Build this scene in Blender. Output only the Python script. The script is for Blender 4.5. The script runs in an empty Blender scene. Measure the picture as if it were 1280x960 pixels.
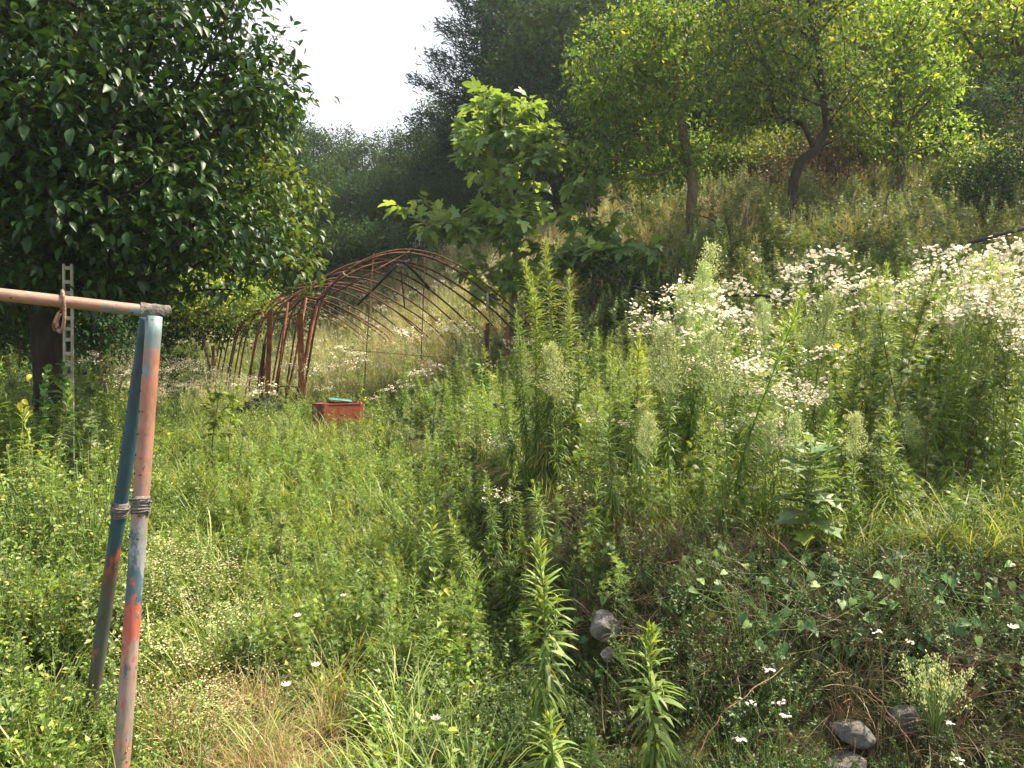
import bpy, math, random
import numpy as np
from mathutils import Vector

# ------------------------------------------------------------------ camera, light, exposure
sc = bpy.context.scene
COL = sc.collection
F = 985.0                      # focal length in photo pixels (1280 wide)
CX, CY, HOR = 640.0, 480.0, 430.0
EYE = 1.6
PITCH = math.atan((CY - HOR) / F)
cd = bpy.data.cameras.new('camera')
cam = bpy.data.objects.new('camera', cd)
COL.objects.link(cam)
cam.location = (0, 0, EYE)
cam.rotation_euler = (math.pi / 2 - PITCH, 0, 0)
cd.sensor_width = 36.0
cd.lens = 36.0 * F / 1280.0
cd.clip_start = 0.05
cd.clip_end = 2000
sc.camera = cam

SUN_AZ = math.radians(66)      # clockwise from +Y (view direction)
SUN_EL = math.radians(56)
w = bpy.data.worlds.new("World")
sc.world = w
w.use_nodes = True
nt = w.node_tree
bg = nt.nodes['Background']
sky = nt.nodes.new('ShaderNodeTexSky')
sky.sky_type = 'NISHITA'
sky.sun_disc = False
sky.sun_elevation = SUN_EL
sky.sun_rotation = SUN_AZ
sky.air_density = 1.0
sky.dust_density = 6.0
sky.ozone_density = 0.6
# summer haze whitens the lower sky all the way round
tc_ = nt.nodes.new('ShaderNodeTexCoord'); sx = nt.nodes.new('ShaderNodeSeparateXYZ'); nt.links.new(tc_.outputs['Generated'], sx.inputs[0])
hz = nt.nodes.new('ShaderNodeMapRange'); hz.interpolation_type = 'SMOOTHSTEP'
hz.inputs[1].default_value = .30; hz.inputs[2].default_value = .75; hz.inputs[3].default_value = .92; hz.inputs[4].default_value = .15
nt.links.new(sx.outputs[2], hz.inputs[0])
hm = nt.nodes.new('ShaderNodeMix'); hm.data_type = 'RGBA'; hm.inputs[7].default_value = (4.8, 4.95, 5.2, 1)
nt.links.new(hz.outputs[0], hm.inputs[0]); nt.links.new(sky.outputs[0], hm.inputs[6]); nt.links.new(hm.outputs[2], bg.inputs[0])
bg.inputs[1].default_value = 0.11
sd = bpy.data.lights.new('sun', 'SUN')
sun = bpy.data.objects.new('sun', sd)
COL.objects.link(sun)
sd.energy = 5.0
sd.angle = math.radians(0.6)
sd.color = (1.0, 0.89, 0.68)
sdir = Vector((math.sin(SUN_AZ) * math.cos(SUN_EL), math.cos(SUN_AZ) * math.cos(SUN_EL), math.sin(SUN_EL)))
sun.rotation_euler = sdir.to_track_quat('Z', 'Y').to_euler()
sun.location = (20, 10, 30)
sc.view_settings.view_transform = 'Standard'
sc.view_settings.look = 'None'
sc.view_settings.gamma = 1
sc.view_settings.exposure = 1.3
sc.cycles.max_bounces = 6
sc.cycles.diffuse_bounces = 3
sc.cycles.glossy_bounces = 2
sc.cycles.transmission_bounces = 4
sc.cycles.volume_bounces = 0

rs = np.random.RandomState
PI = math.pi

# ------------------------------------------------------------------ small maths
def P(px, py, d):
    """point at depth y=d seen at photo pixel (px,py)"""
    cx, cy = (px - CX) / F, (CY - py) / F
    c, s = math.cos(PITCH), math.sin(PITCH)
    y = c + cy * s
    z = -s + cy * c
    return np.array([cx / y * d, d, EYE + z / y * d])

def smooth(t):
    t = np.clip(t, 0, 1)
    return t * t * (3 - 2 * t)

def nrm(a):
    return a / np.maximum(np.linalg.norm(a, axis=-1, keepdims=True), 1e-9)

# terrain: thin-plate spline through surveyed points, plus a stone-faced bank
CTRL = np.array([
 (-2,0,.1),(0,0,0),(3,0,-.15),(-6,0,.4),(-2.7,4,.28),(-1.3,4,.02),(-1.4,2.7,-.02),(-2.6,2.6,.1),(0,3,0),(-6,4,.55),(-1.5,7,.3),(-3.6,7.5,.45),
 (-7,8,.55),(-3,11,.62),(.3,12.6,1.2),(-6.4,17,.62),(-10,12,.7),(-9,20,1.6),(-14,22,2.0),(-3.4,24,3.7),(-3,20,2.1),
 (1.5,4.2,.06),(3.2,4.4,.12),(1,7,.35),(3,9,1.25),(6,9,1.7),(1.2,10,1.1),(5,5.5,.35),(8,6,1.0),(12,10,3.0),
 (3,13,3.35),(4.6,13,3.4),(1.5,13.4,2.3),(0,13.8,1.55),(7.4,15,4.0),(11,16,5.2),(2.2,18,4.5),(10,22,7.7),(4,24,6.6),(0,22,4.2),
 (-8,40,6),(-20,40,5),(-8,60,12),(10,40,14),(20,40,18),(0,40,9),(30,25,12),(-25,25,3),(-30,60,8),(30,60,25),(10,60,20),
 (0,60,14),(18,8,4),(-20,5,1.5),(-4.6,7.6,.5)], float)
def _U(r2):
    return np.where(r2 > 1e-12, r2 * np.log(np.maximum(r2, 1e-12)) * .5, 0)
_n = len(CTRL)
_K = _U(((CTRL[:, None, :2] - CTRL[None, :, :2]) ** 2).sum(-1)) + np.eye(_n) * .6
_Pm = np.hstack([np.ones((_n, 1)), CTRL[:, :2]])
_A = np.block([[_K, _Pm], [_Pm.T, np.zeros((3, 3))]])
_W = np.linalg.solve(_A, np.concatenate([CTRL[:, 2], np.zeros(3)]))
EDGE = np.array([(9, 2.5), (4, 2.95), (2.5, 3.1), (.75, 3.35), (.2, 3.8), (-.25, 5.0), (-.8, 6.8), (-1.3, 9.0)], float)
def bank_s(x, y):
    p = np.stack([x, y], -1)
    best = np.full(x.shape, 1e9); sg = np.ones(x.shape)
    for a, b in zip(EDGE[:-1], EDGE[1:]):
        ab = b - a
        t = np.clip(((p - a) @ ab) / (ab @ ab), 0, 1)
        q = a + t[..., None] * ab
        dd = np.linalg.norm(p - q, axis=-1)
        cr = ab[0] * (p[..., 1] - a[1]) - ab[1] * (p[..., 0] - a[0])
        m = dd < best
        best = np.where(m, dd, best)
        sg = np.where(m, np.where(cr < 0, 1, -1), sg)
    return best * sg
def fnoise(x, y):
    return (np.sin(x * 1.7 + 1.3 * np.sin(y * .9)) * np.cos(y * 1.9 + 1.1 * np.sin(x * 1.2)) * .5
            + np.sin(x * 4.3 + y * 2.2) * np.cos(y * 5.1 - x * 1.7) * .25)
def ground(x, y):
    x = np.asarray(x, float); y = np.asarray(y, float)
    sh = x.shape
    x = x.ravel(); y = y.ravel()
    xx = np.clip(x, -34, 34); yy = np.clip(y, -6, 62)
    r2 = (xx[:, None] - CTRL[None, :, 0]) ** 2 + (yy[:, None] - CTRL[None, :, 1]) ** 2
    z = _U(r2) @ _W[:_n] + _W[_n] + _W[_n + 1] * xx + _W[_n + 2] * yy
    s = bank_s(xx, yy)
    step = .52 * (1 - smooth((yy - 5.5) / 3.5))
    long_ = smooth((xx - .1) / .5)                       # the face by the corner is steep, to the right it leans back
    z = z + step * smooth((s + .03 * np.sin(xx * 9) + .05 + .55 * long_) / (.42 + .5 * long_))
    z = z + fnoise(x, y) * .05
    return z.reshape(sh)
def gz(x, y):
    return float(ground(np.array([x]), np.array([y]))[0])

# ------------------------------------------------------------------ tagging and object helpers
def tag(o, label=None, cat=None, group=None, kind=None):
    if label: o['label'] = label
    if cat: o['category'] = cat
    if group: o['group'] = group
    if kind: o['kind'] = kind
    return o

def empty(name, loc=(0, 0, 0), rz=0):
    o = bpy.data.objects.new(name, None)
    COL.objects.link(o)
    o.location = loc; o.rotation_euler = (0, 0, rz)
    o.empty_display_size = .1
    return o

def mesh_obj(name, me, parent=None, link=True):
    o = bpy.data.objects.new(name, me)
    if link: COL.objects.link(o)
    if parent: o.parent = parent
    return o

def copy_tree(o, loc, rz=None, scale=None):
    c = o.copy(); COL.objects.link(c)
    c.location = loc
    if rz is not None: c.rotation_euler = (0, 0, rz)
    if scale is not None: c.scale = (scale,) * 3
    for ch in KIDS.get(o.name, o.children):
        d = ch.copy(); COL.objects.link(d); d.parent = c
    return c
KIDS = {}

class Geo:
    """collects triangles from numpy blocks"""
    def __init__(s):
        s.V = []; s.T = []; s.R = []; s.M = []; s.n = 0
    def add(s, V, T, rnd=None, mi=0):
        V = np.asarray(V, float).reshape(-1, 3); T = np.asarray(T, int).reshape(-1, 3)
        s.V.append(V); s.T.append(T + s.n); s.n += len(V)
        if rnd is None: rnd = .5
        s.R.append(np.broadcast_to(np.asarray(rnd, float), (len(V),)) if np.ndim(rnd) == 0 else np.asarray(rnd, float))
        s.M.append(np.full(len(T), mi, int))
        return s
    def leaves(s, tpl, pos, dirs, ups, size, rnd, mi=0, width=None):
        """instance a template leaf (along +Y, normal +Z)"""
        tv, tt = tpl
        n = len(pos)
        if n == 0: return s
        d = nrm(dirs)
        X = nrm(np.cross(d, ups)); Z = np.cross(X, d)
        size = np.broadcast_to(np.asarray(size, float), (n,))
        wd = size if width is None else np.broadcast_to(np.asarray(width, float), (n,))
        V = (X[:, None, :] * (tv[None, :, 0:1] * wd[:, None, None])
             + d[:, None, :] * (tv[None, :, 1:2] * size[:, None, None])
             + Z[:, None, :] * (tv[None, :, 2:3] * size[:, None, None]) + pos[:, None, :])
        T = (tt[None] + (np.arange(n) * len(tv))[:, None, None]).reshape(-1, 3)
        s.add(V.reshape(-1, 3), T, np.repeat(rnd, len(tv)), mi)
        return s
    def tube(s, pts, rad, sides=5, rnd=.5, mi=0, cap=True):
        pts = np.asarray(pts, float); n = len(pts)
        rad = np.broadcast_to(np.asarray(rad, float), (n,))
        t = np.gradient(pts, axis=0); t = nrm(t)
        ref = np.array([0, 0, 1.]) if abs(t[0, 2]) < .85 else np.array([1., 0, 0])
        a = nrm(np.cross(t[0], ref)[None])[0]
        A = []
        for i in range(n):
            a = a - t[i] * (a @ t[i]); a = a / max(np.linalg.norm(a), 1e-9)
            A.append(a)
        A = np.array(A); B = np.cross(t, A)
        th = np.arange(sides) / sides * 2 * PI
        ring = (A[:, None] * np.cos(th)[None, :, None] + B[:, None] * np.sin(th)[None, :, None]) * rad[:, None, None] + pts[:, None]
        V = ring.reshape(-1, 3)
        T = []
        for i in range(n - 1):
            for j in range(sides):
                k = (j + 1) % sides
                p, q, r_, u = i * sides + j, i * sides + k, (i + 1) * sides + k, (i + 1) * sides + j
                T += [(p, q, r_), (p, r_, u)]
        if cap:
            V = np.vstack([V, pts[0], pts[-1]])
            b0, b1 = len(V) - 2, len(V) - 1
            for j in range(sides):
                k = (j + 1) % sides
                T += [(b0, k, j), (b1, (n - 1) * sides + j, (n - 1) * sides + k)]
        return s.add(V, T, rnd, mi)
    def box(s, c, size, rot=None, rnd=.5, mi=0):
        c = np.asarray(c, float); h = np.asarray(size, float) / 2
        V = np.array([(x, y, z) for x in (-1, 1) for y in (-1, 1) for z in (-1, 1)], float) * h
        if rot is not None: V = V @ np.asarray(rot).T
        T = [(0, 1, 3), (0, 3, 2), (4, 6, 7), (4, 7, 5), (0, 4, 5), (0, 5, 1), (2, 3, 7), (2, 7, 6), (0, 2, 6), (0, 6, 4), (1, 5, 7), (1, 7, 3)]
        return s.add(V + c, T, rnd, mi)
    def mesh(s, name, mats, smooth_=True):
        me = bpy.data.meshes.new(name)
        V = np.vstack(s.V); T = np.vstack(s.T)
        me.vertices.add(len(V)); me.vertices.foreach_set('co', V.astype(np.float32).ravel())
        me.loops.add(len(T) * 3); me.loops.foreach_set('vertex_index', T.astype(np.int32).ravel())
        me.polygons.add(len(T))
        me.polygons.foreach_set('loop_start', (np.arange(len(T)) * 3).astype(np.int32))
        me.polygons.foreach_set('loop_total', np.full(len(T), 3, np.int32))
        if not isinstance(mats, (list, tuple)): mats = [mats]
        for m in mats: me.materials.append(m)
        me.polygons.foreach_set('material_index', np.concatenate(s.M).astype(np.int32))
        me.polygons.foreach_set('use_smooth', np.full(len(T), smooth_, bool))
        a = me.attributes.new('rnd', 'FLOAT', 'POINT')
        a.data.foreach_set('value', np.concatenate(s.R).astype(np.float32))
        me.update(calc_edges=True)
        return me
    def build(s, name, mats, parent=None, smooth_=True, link=True):
        return mesh_obj(name, s.mesh(name, mats, smooth_), parent, link)

# leaf templates: along +Y, normal +Z, unit length
def tpl_quad(wd=.5, fold=.06, droop=.12):
    v = np.array([(0, 0, 0), (-wd / 2, .42, fold), (0, .45, 0), (wd / 2, .42, fold), (0, 1, -droop)], float)
    return v, np.array([(0, 2, 1), (0, 3, 2), (1, 2, 4), (2, 3, 4)])
def tpl_tiny(wd=.6):
    v = np.array([(0, 0, 0), (-wd / 2, .5, .03), (wd / 2, .45, .05), (0, 1, -.08)], float)
    return v, np.array([(0, 2, 1), (1, 2, 3)])
def tpl_ribbon(wd=.1, droop=.3, n=3, lift=.05):
    V = [(0, 0, 0)]
    for i in range(1, n):
        t = i / n
        z = lift * math.sin(t * PI) - droop * t * t
        ww = wd / 2 * (1 - abs(t - .4) * .9)
        V += [(-ww, t, z), (ww, t, z)]
    V.append((0, 1 - droop * .15, -droop))
    T = [(0, 2, 1)]
    for i in range(n - 2):
        a = 1 + 2 * i
        T += [(a, a + 1, a + 3), (a, a + 3, a + 2)]
    T.append((2 * n - 3, 2 * n - 2, 2 * n - 1))
    return np.array(V, float), np.array(T)
def tpl_oval(wd=.55, droop=.2, fold=.07):
    """rounder leaf, 6 outline points + midrib"""
    V = [(0, 0, 0), (-wd * .36, .2, fold * .7), (-wd * .5, .48, fold), (-wd * .33, .78, fold * .6 - droop * .4), (0, 1, -droop),
         (wd * .33, .78, fold * .6 - droop * .4), (wd * .5, .48, fold), (wd * .36, .2, fold * .7), (0, .3, 0), (0, .68, -.03 - droop * .3)]
    T = [(0, 8, 1), (1, 8, 2), (2, 8, 9), (2, 9, 3), (3, 9, 4), (4, 9, 5), (5, 9, 6), (6, 9, 8), (6, 8, 7), (7, 8, 0)]
    return np.array(V, float), np.array(T)
def tpl_outline(pts, zf=None, droop=.15, fold=.1):
    """fan leaf from a half outline (x>=0), mirrored"""
    R = list(pts); L = [(-x, y) for x, y in reversed(pts) if x > 1e-6]
    ring = R + L
    def z(x, y): return fold * abs(x) - droop * y * y
    V = [(0, .38, z(0, .38))] + [(x, y, z(x, y)) for x, y in ring]
    n = len(ring)
    T = [(0, 1 + i, 1 + (i + 1) % n) for i in range(n)]
    return np.array(V, float), np.array(T)
FIG = tpl_outline([(0, .12), (.12, .02), (.3, .1), (.42, .25), (.3, .36), (.46, .52), (.5, .7), (.33, .66), (.2, .55), (.2, .78), (.12, .95), (0, 1.04)][:], droop=.35, fold=.18)
HEART = tpl_outline([(0, .1), (.14, -.04), (.34, .02), (.42, .22), (.34, .5), (.16, .8), (0, 1.05)], droop=.2, fold=.12)
LETT = tpl_outline([(0, 0), (.05, .1), (.2, .12), (.3, .2), (.16, .3), (.36, .42), (.42, .55), (.2, .55), (.2, .7), (.28, .82), (.1, .88), (0, 1.05)], droop=.25, fold=.2)

# ------------------------------------------------------------------ materials
MATS = {}
def _new(name):
    m = bpy.data.materials.new(name); m.use_nodes = True
    n = m.node_tree.nodes; n.clear()
    return m, n, m.node_tree.links
def leaf_mat(name, c0, c1, trans=.35, rough=.5, spec=.4, c2=None, tint=None):
    if name in MATS: return MATS[name]
    m, n, L = _new(name)
    out = n.new('ShaderNodeOutputMaterial')
    at = n.new('ShaderNodeAttribute'); at.attribute_name = 'rnd'
    oi = n.new('ShaderNodeObjectInfo')
    ramp = n.new('ShaderNodeValToRGB')
    ramp.color_ramp.elements[0].color = (*c0, 1); ramp.color_ramp.elements[1].color = (*c1, 1)
    ramp.color_ramp.elements[1].position = .8 if c2 else 1
    if c2:
        e = ramp.color_ramp.elements.new(1.0); e.color = (*c2, 1)
    L.new(at.outputs['Fac'], ramp.inputs[0])
    hs = n.new('ShaderNodeHueSaturation')
    mr = n.new('ShaderNodeMapRange'); mr.inputs[3].default_value = .75; mr.inputs[4].default_value = 1.3
    L.new(oi.outputs['Random'], mr.inputs[0]); L.new(mr.outputs[0], hs.inputs['Value'])
    mh = n.new('ShaderNodeMapRange'); mh.inputs[3].default_value = .485; mh.inputs[4].default_value = .515
    mul = n.new('ShaderNodeMath'); mul.operation = 'FRACT'
    m7 = n.new('ShaderNodeMath'); m7.operation = 'MULTIPLY'; m7.inputs[1].default_value = 7.31
    L.new(oi.outputs['Random'], m7.inputs[0]); L.new(m7.outputs[0], mul.inputs[0]); L.new(mul.outputs[0], mh.inputs[0])
    L.new(mh.outputs[0], hs.inputs['Hue'])
    L.new(ramp.outputs[0], hs.inputs['Color'])
    pb = n.new('ShaderNodeBsdfPrincipled')
    pb.inputs['Roughness'].default_value = rough
    pb.inputs['Specular IOR Level'].default_value = spec
    L.new(hs.outputs[0], pb.inputs['Base Color'])
    tr = n.new('ShaderNodeBsdfTranslucent')
    tm = n.new('ShaderNodeMix'); tm.data_type = 'RGBA'; tm.blend_type = 'MULTIPLY'; tm.inputs[0].default_value = 1
    L.new(hs.outputs[0], tm.inputs[6]); t = tint or (1.85, 1.6, .55); tm.inputs[7].default_value = (*t, 1)
    L.new(tm.outputs[2], tr.inputs[0])
    mx = n.new('ShaderNodeMixShader'); mx.inputs[0].default_value = trans
    L.new(pb.outputs[0], mx.inputs[1]); L.new(tr.outputs[0], mx.inputs[2]); L.new(mx.outputs[0], out.inputs[0])
    MATS[name] = m
    return m
def noise_mat(name, stops, scale=8, rough=.8, spec=.3, bump=.3, detail=6, metal=0, stretch=(1, 1, 1), dist=.3, obj=True):
    """stops = [(pos,color),...] over noise"""
    if name in MATS: return MATS[name]
    m, n, L = _new(name)
    out = n.new('ShaderNodeOutputMaterial'); pb = n.new('ShaderNodeBsdfPrincipled')
    tc = n.new('ShaderNodeTexCoord'); mp = n.new('ShaderNodeMapping'); mp.inputs['Scale'].default_value = stretch
    L.new(tc.outputs['Object'], mp.inputs[0])
    no = n.new('ShaderNodeTexNoise'); no.inputs['Scale'].default_value = scale; no.inputs['Detail'].default_value = detail
    no.inputs['Roughness'].default_value = .65; no.inputs['Distortion'].default_value = dist
    L.new(mp.outputs[0], no.inputs[0])
    r = n.new('ShaderNodeValToRGB'); el = r.color_ramp.elements
    el[0].position, el[0].color = stops[0][0], (*stops[0][1], 1)
    el[1].position, el[1].color = stops[-1][0], (*stops[-1][1], 1)
    for p, c in stops[1:-1]:
        e = el.new(p); e.color = (*c, 1)
    L.new(no.outputs[0], r.inputs[0]); L.new(r.outputs[0], pb.inputs['Base Color'])
    pb.inputs['Roughness'].default_value = rough; pb.inputs['Specular IOR Level'].default_value = spec; pb.inputs['Metallic'].default_value = metal
    n2 = n.new('ShaderNodeTexNoise'); n2.inputs['Scale'].default_value = scale * 4; n2.inputs['Detail'].default_value = 4
    L.new(mp.outputs[0], n2.inputs[0])
    b = n.new('ShaderNodeBump'); b.inputs['Strength'].default_value = bump; b.inputs['Distance'].default_value = .02
    L.new(n2.outputs[0], b.inputs['Height']); L.new(b.outputs[0], pb.inputs['Normal'])
    L.new(pb.outputs[0], out.inputs[0])
    MATS[name] = m
    return m

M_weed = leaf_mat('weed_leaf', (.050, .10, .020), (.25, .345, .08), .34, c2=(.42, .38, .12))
M_weed_stem = leaf_mat('weed_stem', (.10, .17, .04), (.22, .30, .09), .1)
M_mug = leaf_mat('mugwort_leaf', (.06, .10, .035), (.19, .25, .09), .28, c2=(.40, .36, .14))
M_mstem = leaf_mat('mugwort_stem', (.06, .04, .025), (.14, .10, .05), .02)
M_herb = leaf_mat('herb_leaf', (.045, .095, .02), (.20, .30, .05), .30, c2=(.42, .40, .08))
M_grass = leaf_mat('grass_blade', (.07, .12, .022), (.24, .32, .07), .30, c2=(.40, .38, .17))
M_dry = leaf_mat('dry_grass', (.26, .18, .08), (.52, .40, .20), .25, tint=(1.2, 1.1, .8))
M_dryg = leaf_mat('yellowing_grass', (.13, .15, .04), (.36, .36, .12), .3, c2=(.48, .40, .18), tint=(1.5, 1.4, .6))
M_brown = leaf_mat('brown_litter', (.07, .045, .028), (.25, .17, .10), .15, tint=(1.2, 1.1, .8))
M_creep = leaf_mat('shaded_creeper_leaf', (.018, .042, .011), (.075, .125, .032), .22, c2=(.18, .20, .05))  # dark foliage, with the shade of the weeds above put into its green
M_seed = leaf_mat('seed_head', (.30, .30, .12), (.62, .58, .34), .3, tint=(1.2, 1.2, .9))
M_bud = leaf_mat('bud', (.30, .38, .12), (.60, .64, .34), .3, tint=(1.2, 1.2, .9))
M_petal = leaf_mat('petal', (.74, .64, .56), (.92, .88, .74), .3, tint=(1, 1, 1))
M_yel = leaf_mat('flower_disc', (.6, .45, .05), (.75, .6, .1), .1)
M_pers = leaf_mat('persimmon_leaf', (.010, .030, .008), (.045, .095, .022), .16, rough=.45, spec=.34, c2=(.14, .20, .05))
M_pers2 = leaf_mat('hanging_leaf', (.045, .095, .02), (.14, .23, .05), .34, rough=.45, spec=.35, c2=(.22, .30, .06))
M_fig = leaf_mat('fig_leaf', (.09, .165, .05), (.24, .36, .12), .40, rough=.5, c2=(.30, .40, .14))
M_fruit = leaf_mat('fruit_leaf', (.05, .095, .018), (.17, .25, .045), .44, rough=.6, spec=.25, c2=(.30, .30, .05))
M_bright = leaf_mat('bright_leaf', (.06, .12, .018), (.20, .29, .045), .44, c2=(.34, .38, .06))
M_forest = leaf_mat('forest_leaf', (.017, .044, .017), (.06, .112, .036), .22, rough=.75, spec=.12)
M_pine = leaf_mat('pine_needle', (.016, .032, .026), (.04, .066, .046), .08, rough=.8, spec=.1)
M_red = leaf_mat('red_leaf', (.06, .032, .025), (.17, .085, .05), .3, tint=(1.5, 1.0, .8), c2=(.12, .16, .04))
M_shrub = leaf_mat('shrub_leaf', (.07, .13, .02), (.22, .30, .06), .4, c2=(.42, .46, .12))
M_lett = leaf_mat('lettuce_leaf', (.085, .15, .06), (.20, .28, .13), .28, c2=(.22, .36, .06))
M_heart = leaf_mat('heart_leaf', (.04, .11, .03), (.12, .24, .07), .3, c2=(.24, .38, .1))
M_ylw = leaf_mat('yellow_leaf', (.5, .38, .03), (.7, .55, .06), .4, tint=(1.3, 1.1, .6))
M_barkd = noise_mat('dark_bark', [(.3, (.018, .014, .011)), (.7, (.07, .054, .04))], 14, .9, .2, .8, stretch=(1, 1, .3))
M_bark = noise_mat('bark', [(.3, (.06, .045, .03)), (.7, (.20, .15, .10))], 14, .9, .2, .8, stretch=(1, 1, .3))
M_figbark = noise_mat('fig_bark', [(.3, (.18, .15, .12)), (.7, (.34, .30, .25))], 10, .8, .2, .4)
M_rust = noise_mat('rusty_iron', [(.25, (.03, .014, .010)), (.5, (.09, .036, .020)), (.75, (.20, .085, .045))], 9, .85, .3, .5)
M_rustr = noise_mat('rusty_red_iron', [(.25, (.07, .022, .014)), (.5, (.22, .07, .035)), (.8, (.38, .16, .09))], 7, .8, .3, .4)
M_dark = noise_mat('dark_iron', [(.3, (.015, .012, .012)), (.7, (.05, .035, .03))], 9, .7, .3, .4)
M_rock = noise_mat('rock', [(.3, (.06, .058, .05)), (.5, (.14, .135, .12)), (.72, (.27, .26, .24))], 9, .9, .2, .9)
M_conc = noise_mat('pale_post', [(.3, (.16, .145, .12)), (.7, (.34, .32, .26))], 12, .85, .2, .4)  # post colour darkened to stand for crown shade that misses it
M_redpaint = noise_mat('red_paint', [(.3, (.30, .07, .04)), (.45, (.60, .13, .06)), (.62, (.70, .22, .11)), (.75, (.40, .22, .16))], 8, .6, .4, .2)
M_teal = noise_mat('teal_paint', [(.3, (.03, .14, .13)), (.7, (.10, .30, .27))], 9, .6, .4, .2)
M_maroon = noise_mat('maroon_paint', [(.3, (.10, .02, .03)), (.7, (.25, .05, .06))], 9, .6, .4, .2)
M_black = noise_mat('black_plastic', [(.3, (.01, .01, .011)), (.7, (.022, .022, .024))], 6, .9, .05, .5)
M_soil = noise_mat('soil', [(.3, (.035, .028, .016)), (.5, (.075, .060, .034)), (.75, (.13, .105, .06))], 4, .95, .15, 1.0, obj=True)
M_stick = noise_mat('reddish_stem', [(.3, (.16, .07, .05)), (.7, (.32, .18, .12))], 20, .6, .3, .2)

def ground_mat():
    m, n, L = _new('weedy_ground')
    out = n.new('ShaderNodeOutputMaterial'); pb = n.new('ShaderNodeBsdfPrincipled')
    geo = n.new('ShaderNodeNewGeometry')
    def noise(sc_, det=8):
        a = n.new('ShaderNodeTexNoise'); a.inputs['Scale'].default_value = sc_; a.inputs['Detail'].default_value = det
        a.inputs['Roughness'].default_value = .7; L.new(geo.outputs['Position'], a.inputs[0]); return a
    n1, n2, n3 = noise(.5), noise(9), noise(45, 3)
    r1 = n.new('ShaderNodeValToRGB'); e = r1.color_ramp.elements
    e[0].position, e[0].color = .35, (.035, .045, .014, 1); e[1].position, e[1].color = .7, (.12, .10, .045, 1)
    x = e.new(.5); x.color = (.05, .07, .02, 1)
    L.new(n2.outputs[0], r1.inputs[0])
    r2 = n.new('ShaderNodeValToRGB'); e = r2.color_ramp.elements
    e[0].position, e[0].color = .35, (.5, .5, .5, 1); e[1].position, e[1].color = .7, (1.3, 1.15, .95, 1)
    L.new(n3.outputs[0], r2.inputs[0])
    mx = n.new('ShaderNodeMix'); mx.data_type = 'RGBA'; mx.blend_type = 'MULTIPLY'; mx.inputs[0].default_value = 1
    L.new(r1.outputs[0], mx.inputs[6]); L.new(r2.outputs[0], mx.inputs[7])
    L.new(mx.outputs[2], pb.inputs['Base Color']); pb.inputs['Roughness'].default_value = .95
    pb.inputs['Specular IOR Level'].default_value = .15
    b = n.new('ShaderNodeBump'); b.inputs['Strength'].default_value = .9; b.inputs['Distance'].default_value = .04
    L.new(n2.outputs[0], b.inputs['Height']); L.new(b.outputs[0], pb.inputs['Normal'])
    L.new(pb.outputs[0], out.inputs[0])
    return m

def pipe_mat(name, zones, Ln, chips, chip_at=.60, base_noise=.10):
    """old pipe paint: coats change along the pipe (object Z / length), chipped through to older coats and rust"""
    m, n, L = _new(name)
    out = n.new('ShaderNodeOutputMaterial'); pb = n.new('ShaderNodeBsdfPrincipled')
    tc = n.new('ShaderNodeTexCoord')
    def noise(sc_, st=(1, 1, 1), det=5):
        mp = n.new('ShaderNodeMapping'); mp.inputs['Scale'].default_value = st
        L.new(tc.outputs['Object'], mp.inputs[0])
        a = n.new('ShaderNodeTexNoise'); a.inputs['Scale'].default_value = sc_; a.inputs['Detail'].default_value = det
        a.inputs['Roughness'].default_value = .7; L.new(mp.outputs[0], a.inputs[0]); return a
    def rng(src, a, b, c=0, d=1):
        r = n.new('ShaderNodeMapRange'); r.inputs[1].default_value = a; r.inputs[2].default_value = b; r.inputs[3].default_value = c; r.inputs[4].default_value = d
        L.new(src, r.inputs[0]); return r.outputs[0]
    def mix(f, c1, c2, bt='MIX'):
        x = n.new('ShaderNodeMix'); x.data_type = 'RGBA'; x.blend_type = bt
        if isinstance(f, float): x.inputs[0].default_value = f
        else: L.new(f, x.inputs[0])
        for i, c in ((6, c1), (7, c2)):
            if isinstance(c, tuple): x.inputs[i].default_value = (*c, 1)
            else: L.new(c, x.inputs[i])
        return x.outputs[2]
    sx = n.new('ShaderNodeSeparateXYZ'); L.new(tc.outputs['Object'], sx.inputs[0])
    n1 = noise(15, (1, 1, .5), 9)
    ad = n.new('ShaderNodeMath'); ad.operation = 'MULTIPLY_ADD'; ad.inputs[1].default_value = 1 / Ln
    L.new(sx.outputs[2], ad.inputs[0]); L.new(rng(n1.outputs[0], .25, .75, -base_noise, base_noise), ad.inputs[2])
    r = n.new('ShaderNodeValToRGB'); r.color_ramp.interpolation = 'LINEAR'; el = r.color_ramp.elements
    el[0].position, el[0].color = zones[0][0], (*zones[0][1], 1); el[1].position, el[1].color = zones[-1][0], (*zones[-1][1], 1)
    for p_, c_ in zones[1:-1]:
        e = el.new(p_); e.color = (*c_, 1)
    L.new(ad.outputs[0], r.inputs[0])
    c = r.outputs[0]
    n3 = noise(55, (1, 1, .25), 3)
    c = mix(1.0, c, rng(n3.outputs[0], .3, .7, .72, 1.2), 'MULTIPLY')
    for k, (col, sc_, st, th) in enumerate(chips):
        q = noise(sc_, st, 5)
        c = mix(rng(q.outputs[0], th, th + .015), c, col)
    n4 = noise(34, (1, 1, .8))
    c = mix(rng(n4.outputs[0], .64, .66), c, (.07, .032, .02))
    L.new(c, pb.inputs['Base Color'])
    L.new(rng(n4.outputs[0], .3, .7, .42, .75), pb.inputs['Roughness'])
    b = n.new('ShaderNodeBump'); b.inputs['Strength'].default_value = .5; b.inputs['Distance'].default_value = .003
    L.new(n4.outputs[0], b.inputs['Height']); L.new(b.outputs[0], pb.inputs['Normal'])
    L.new(pb.outputs[0], out.inputs[0])
    return m

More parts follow.
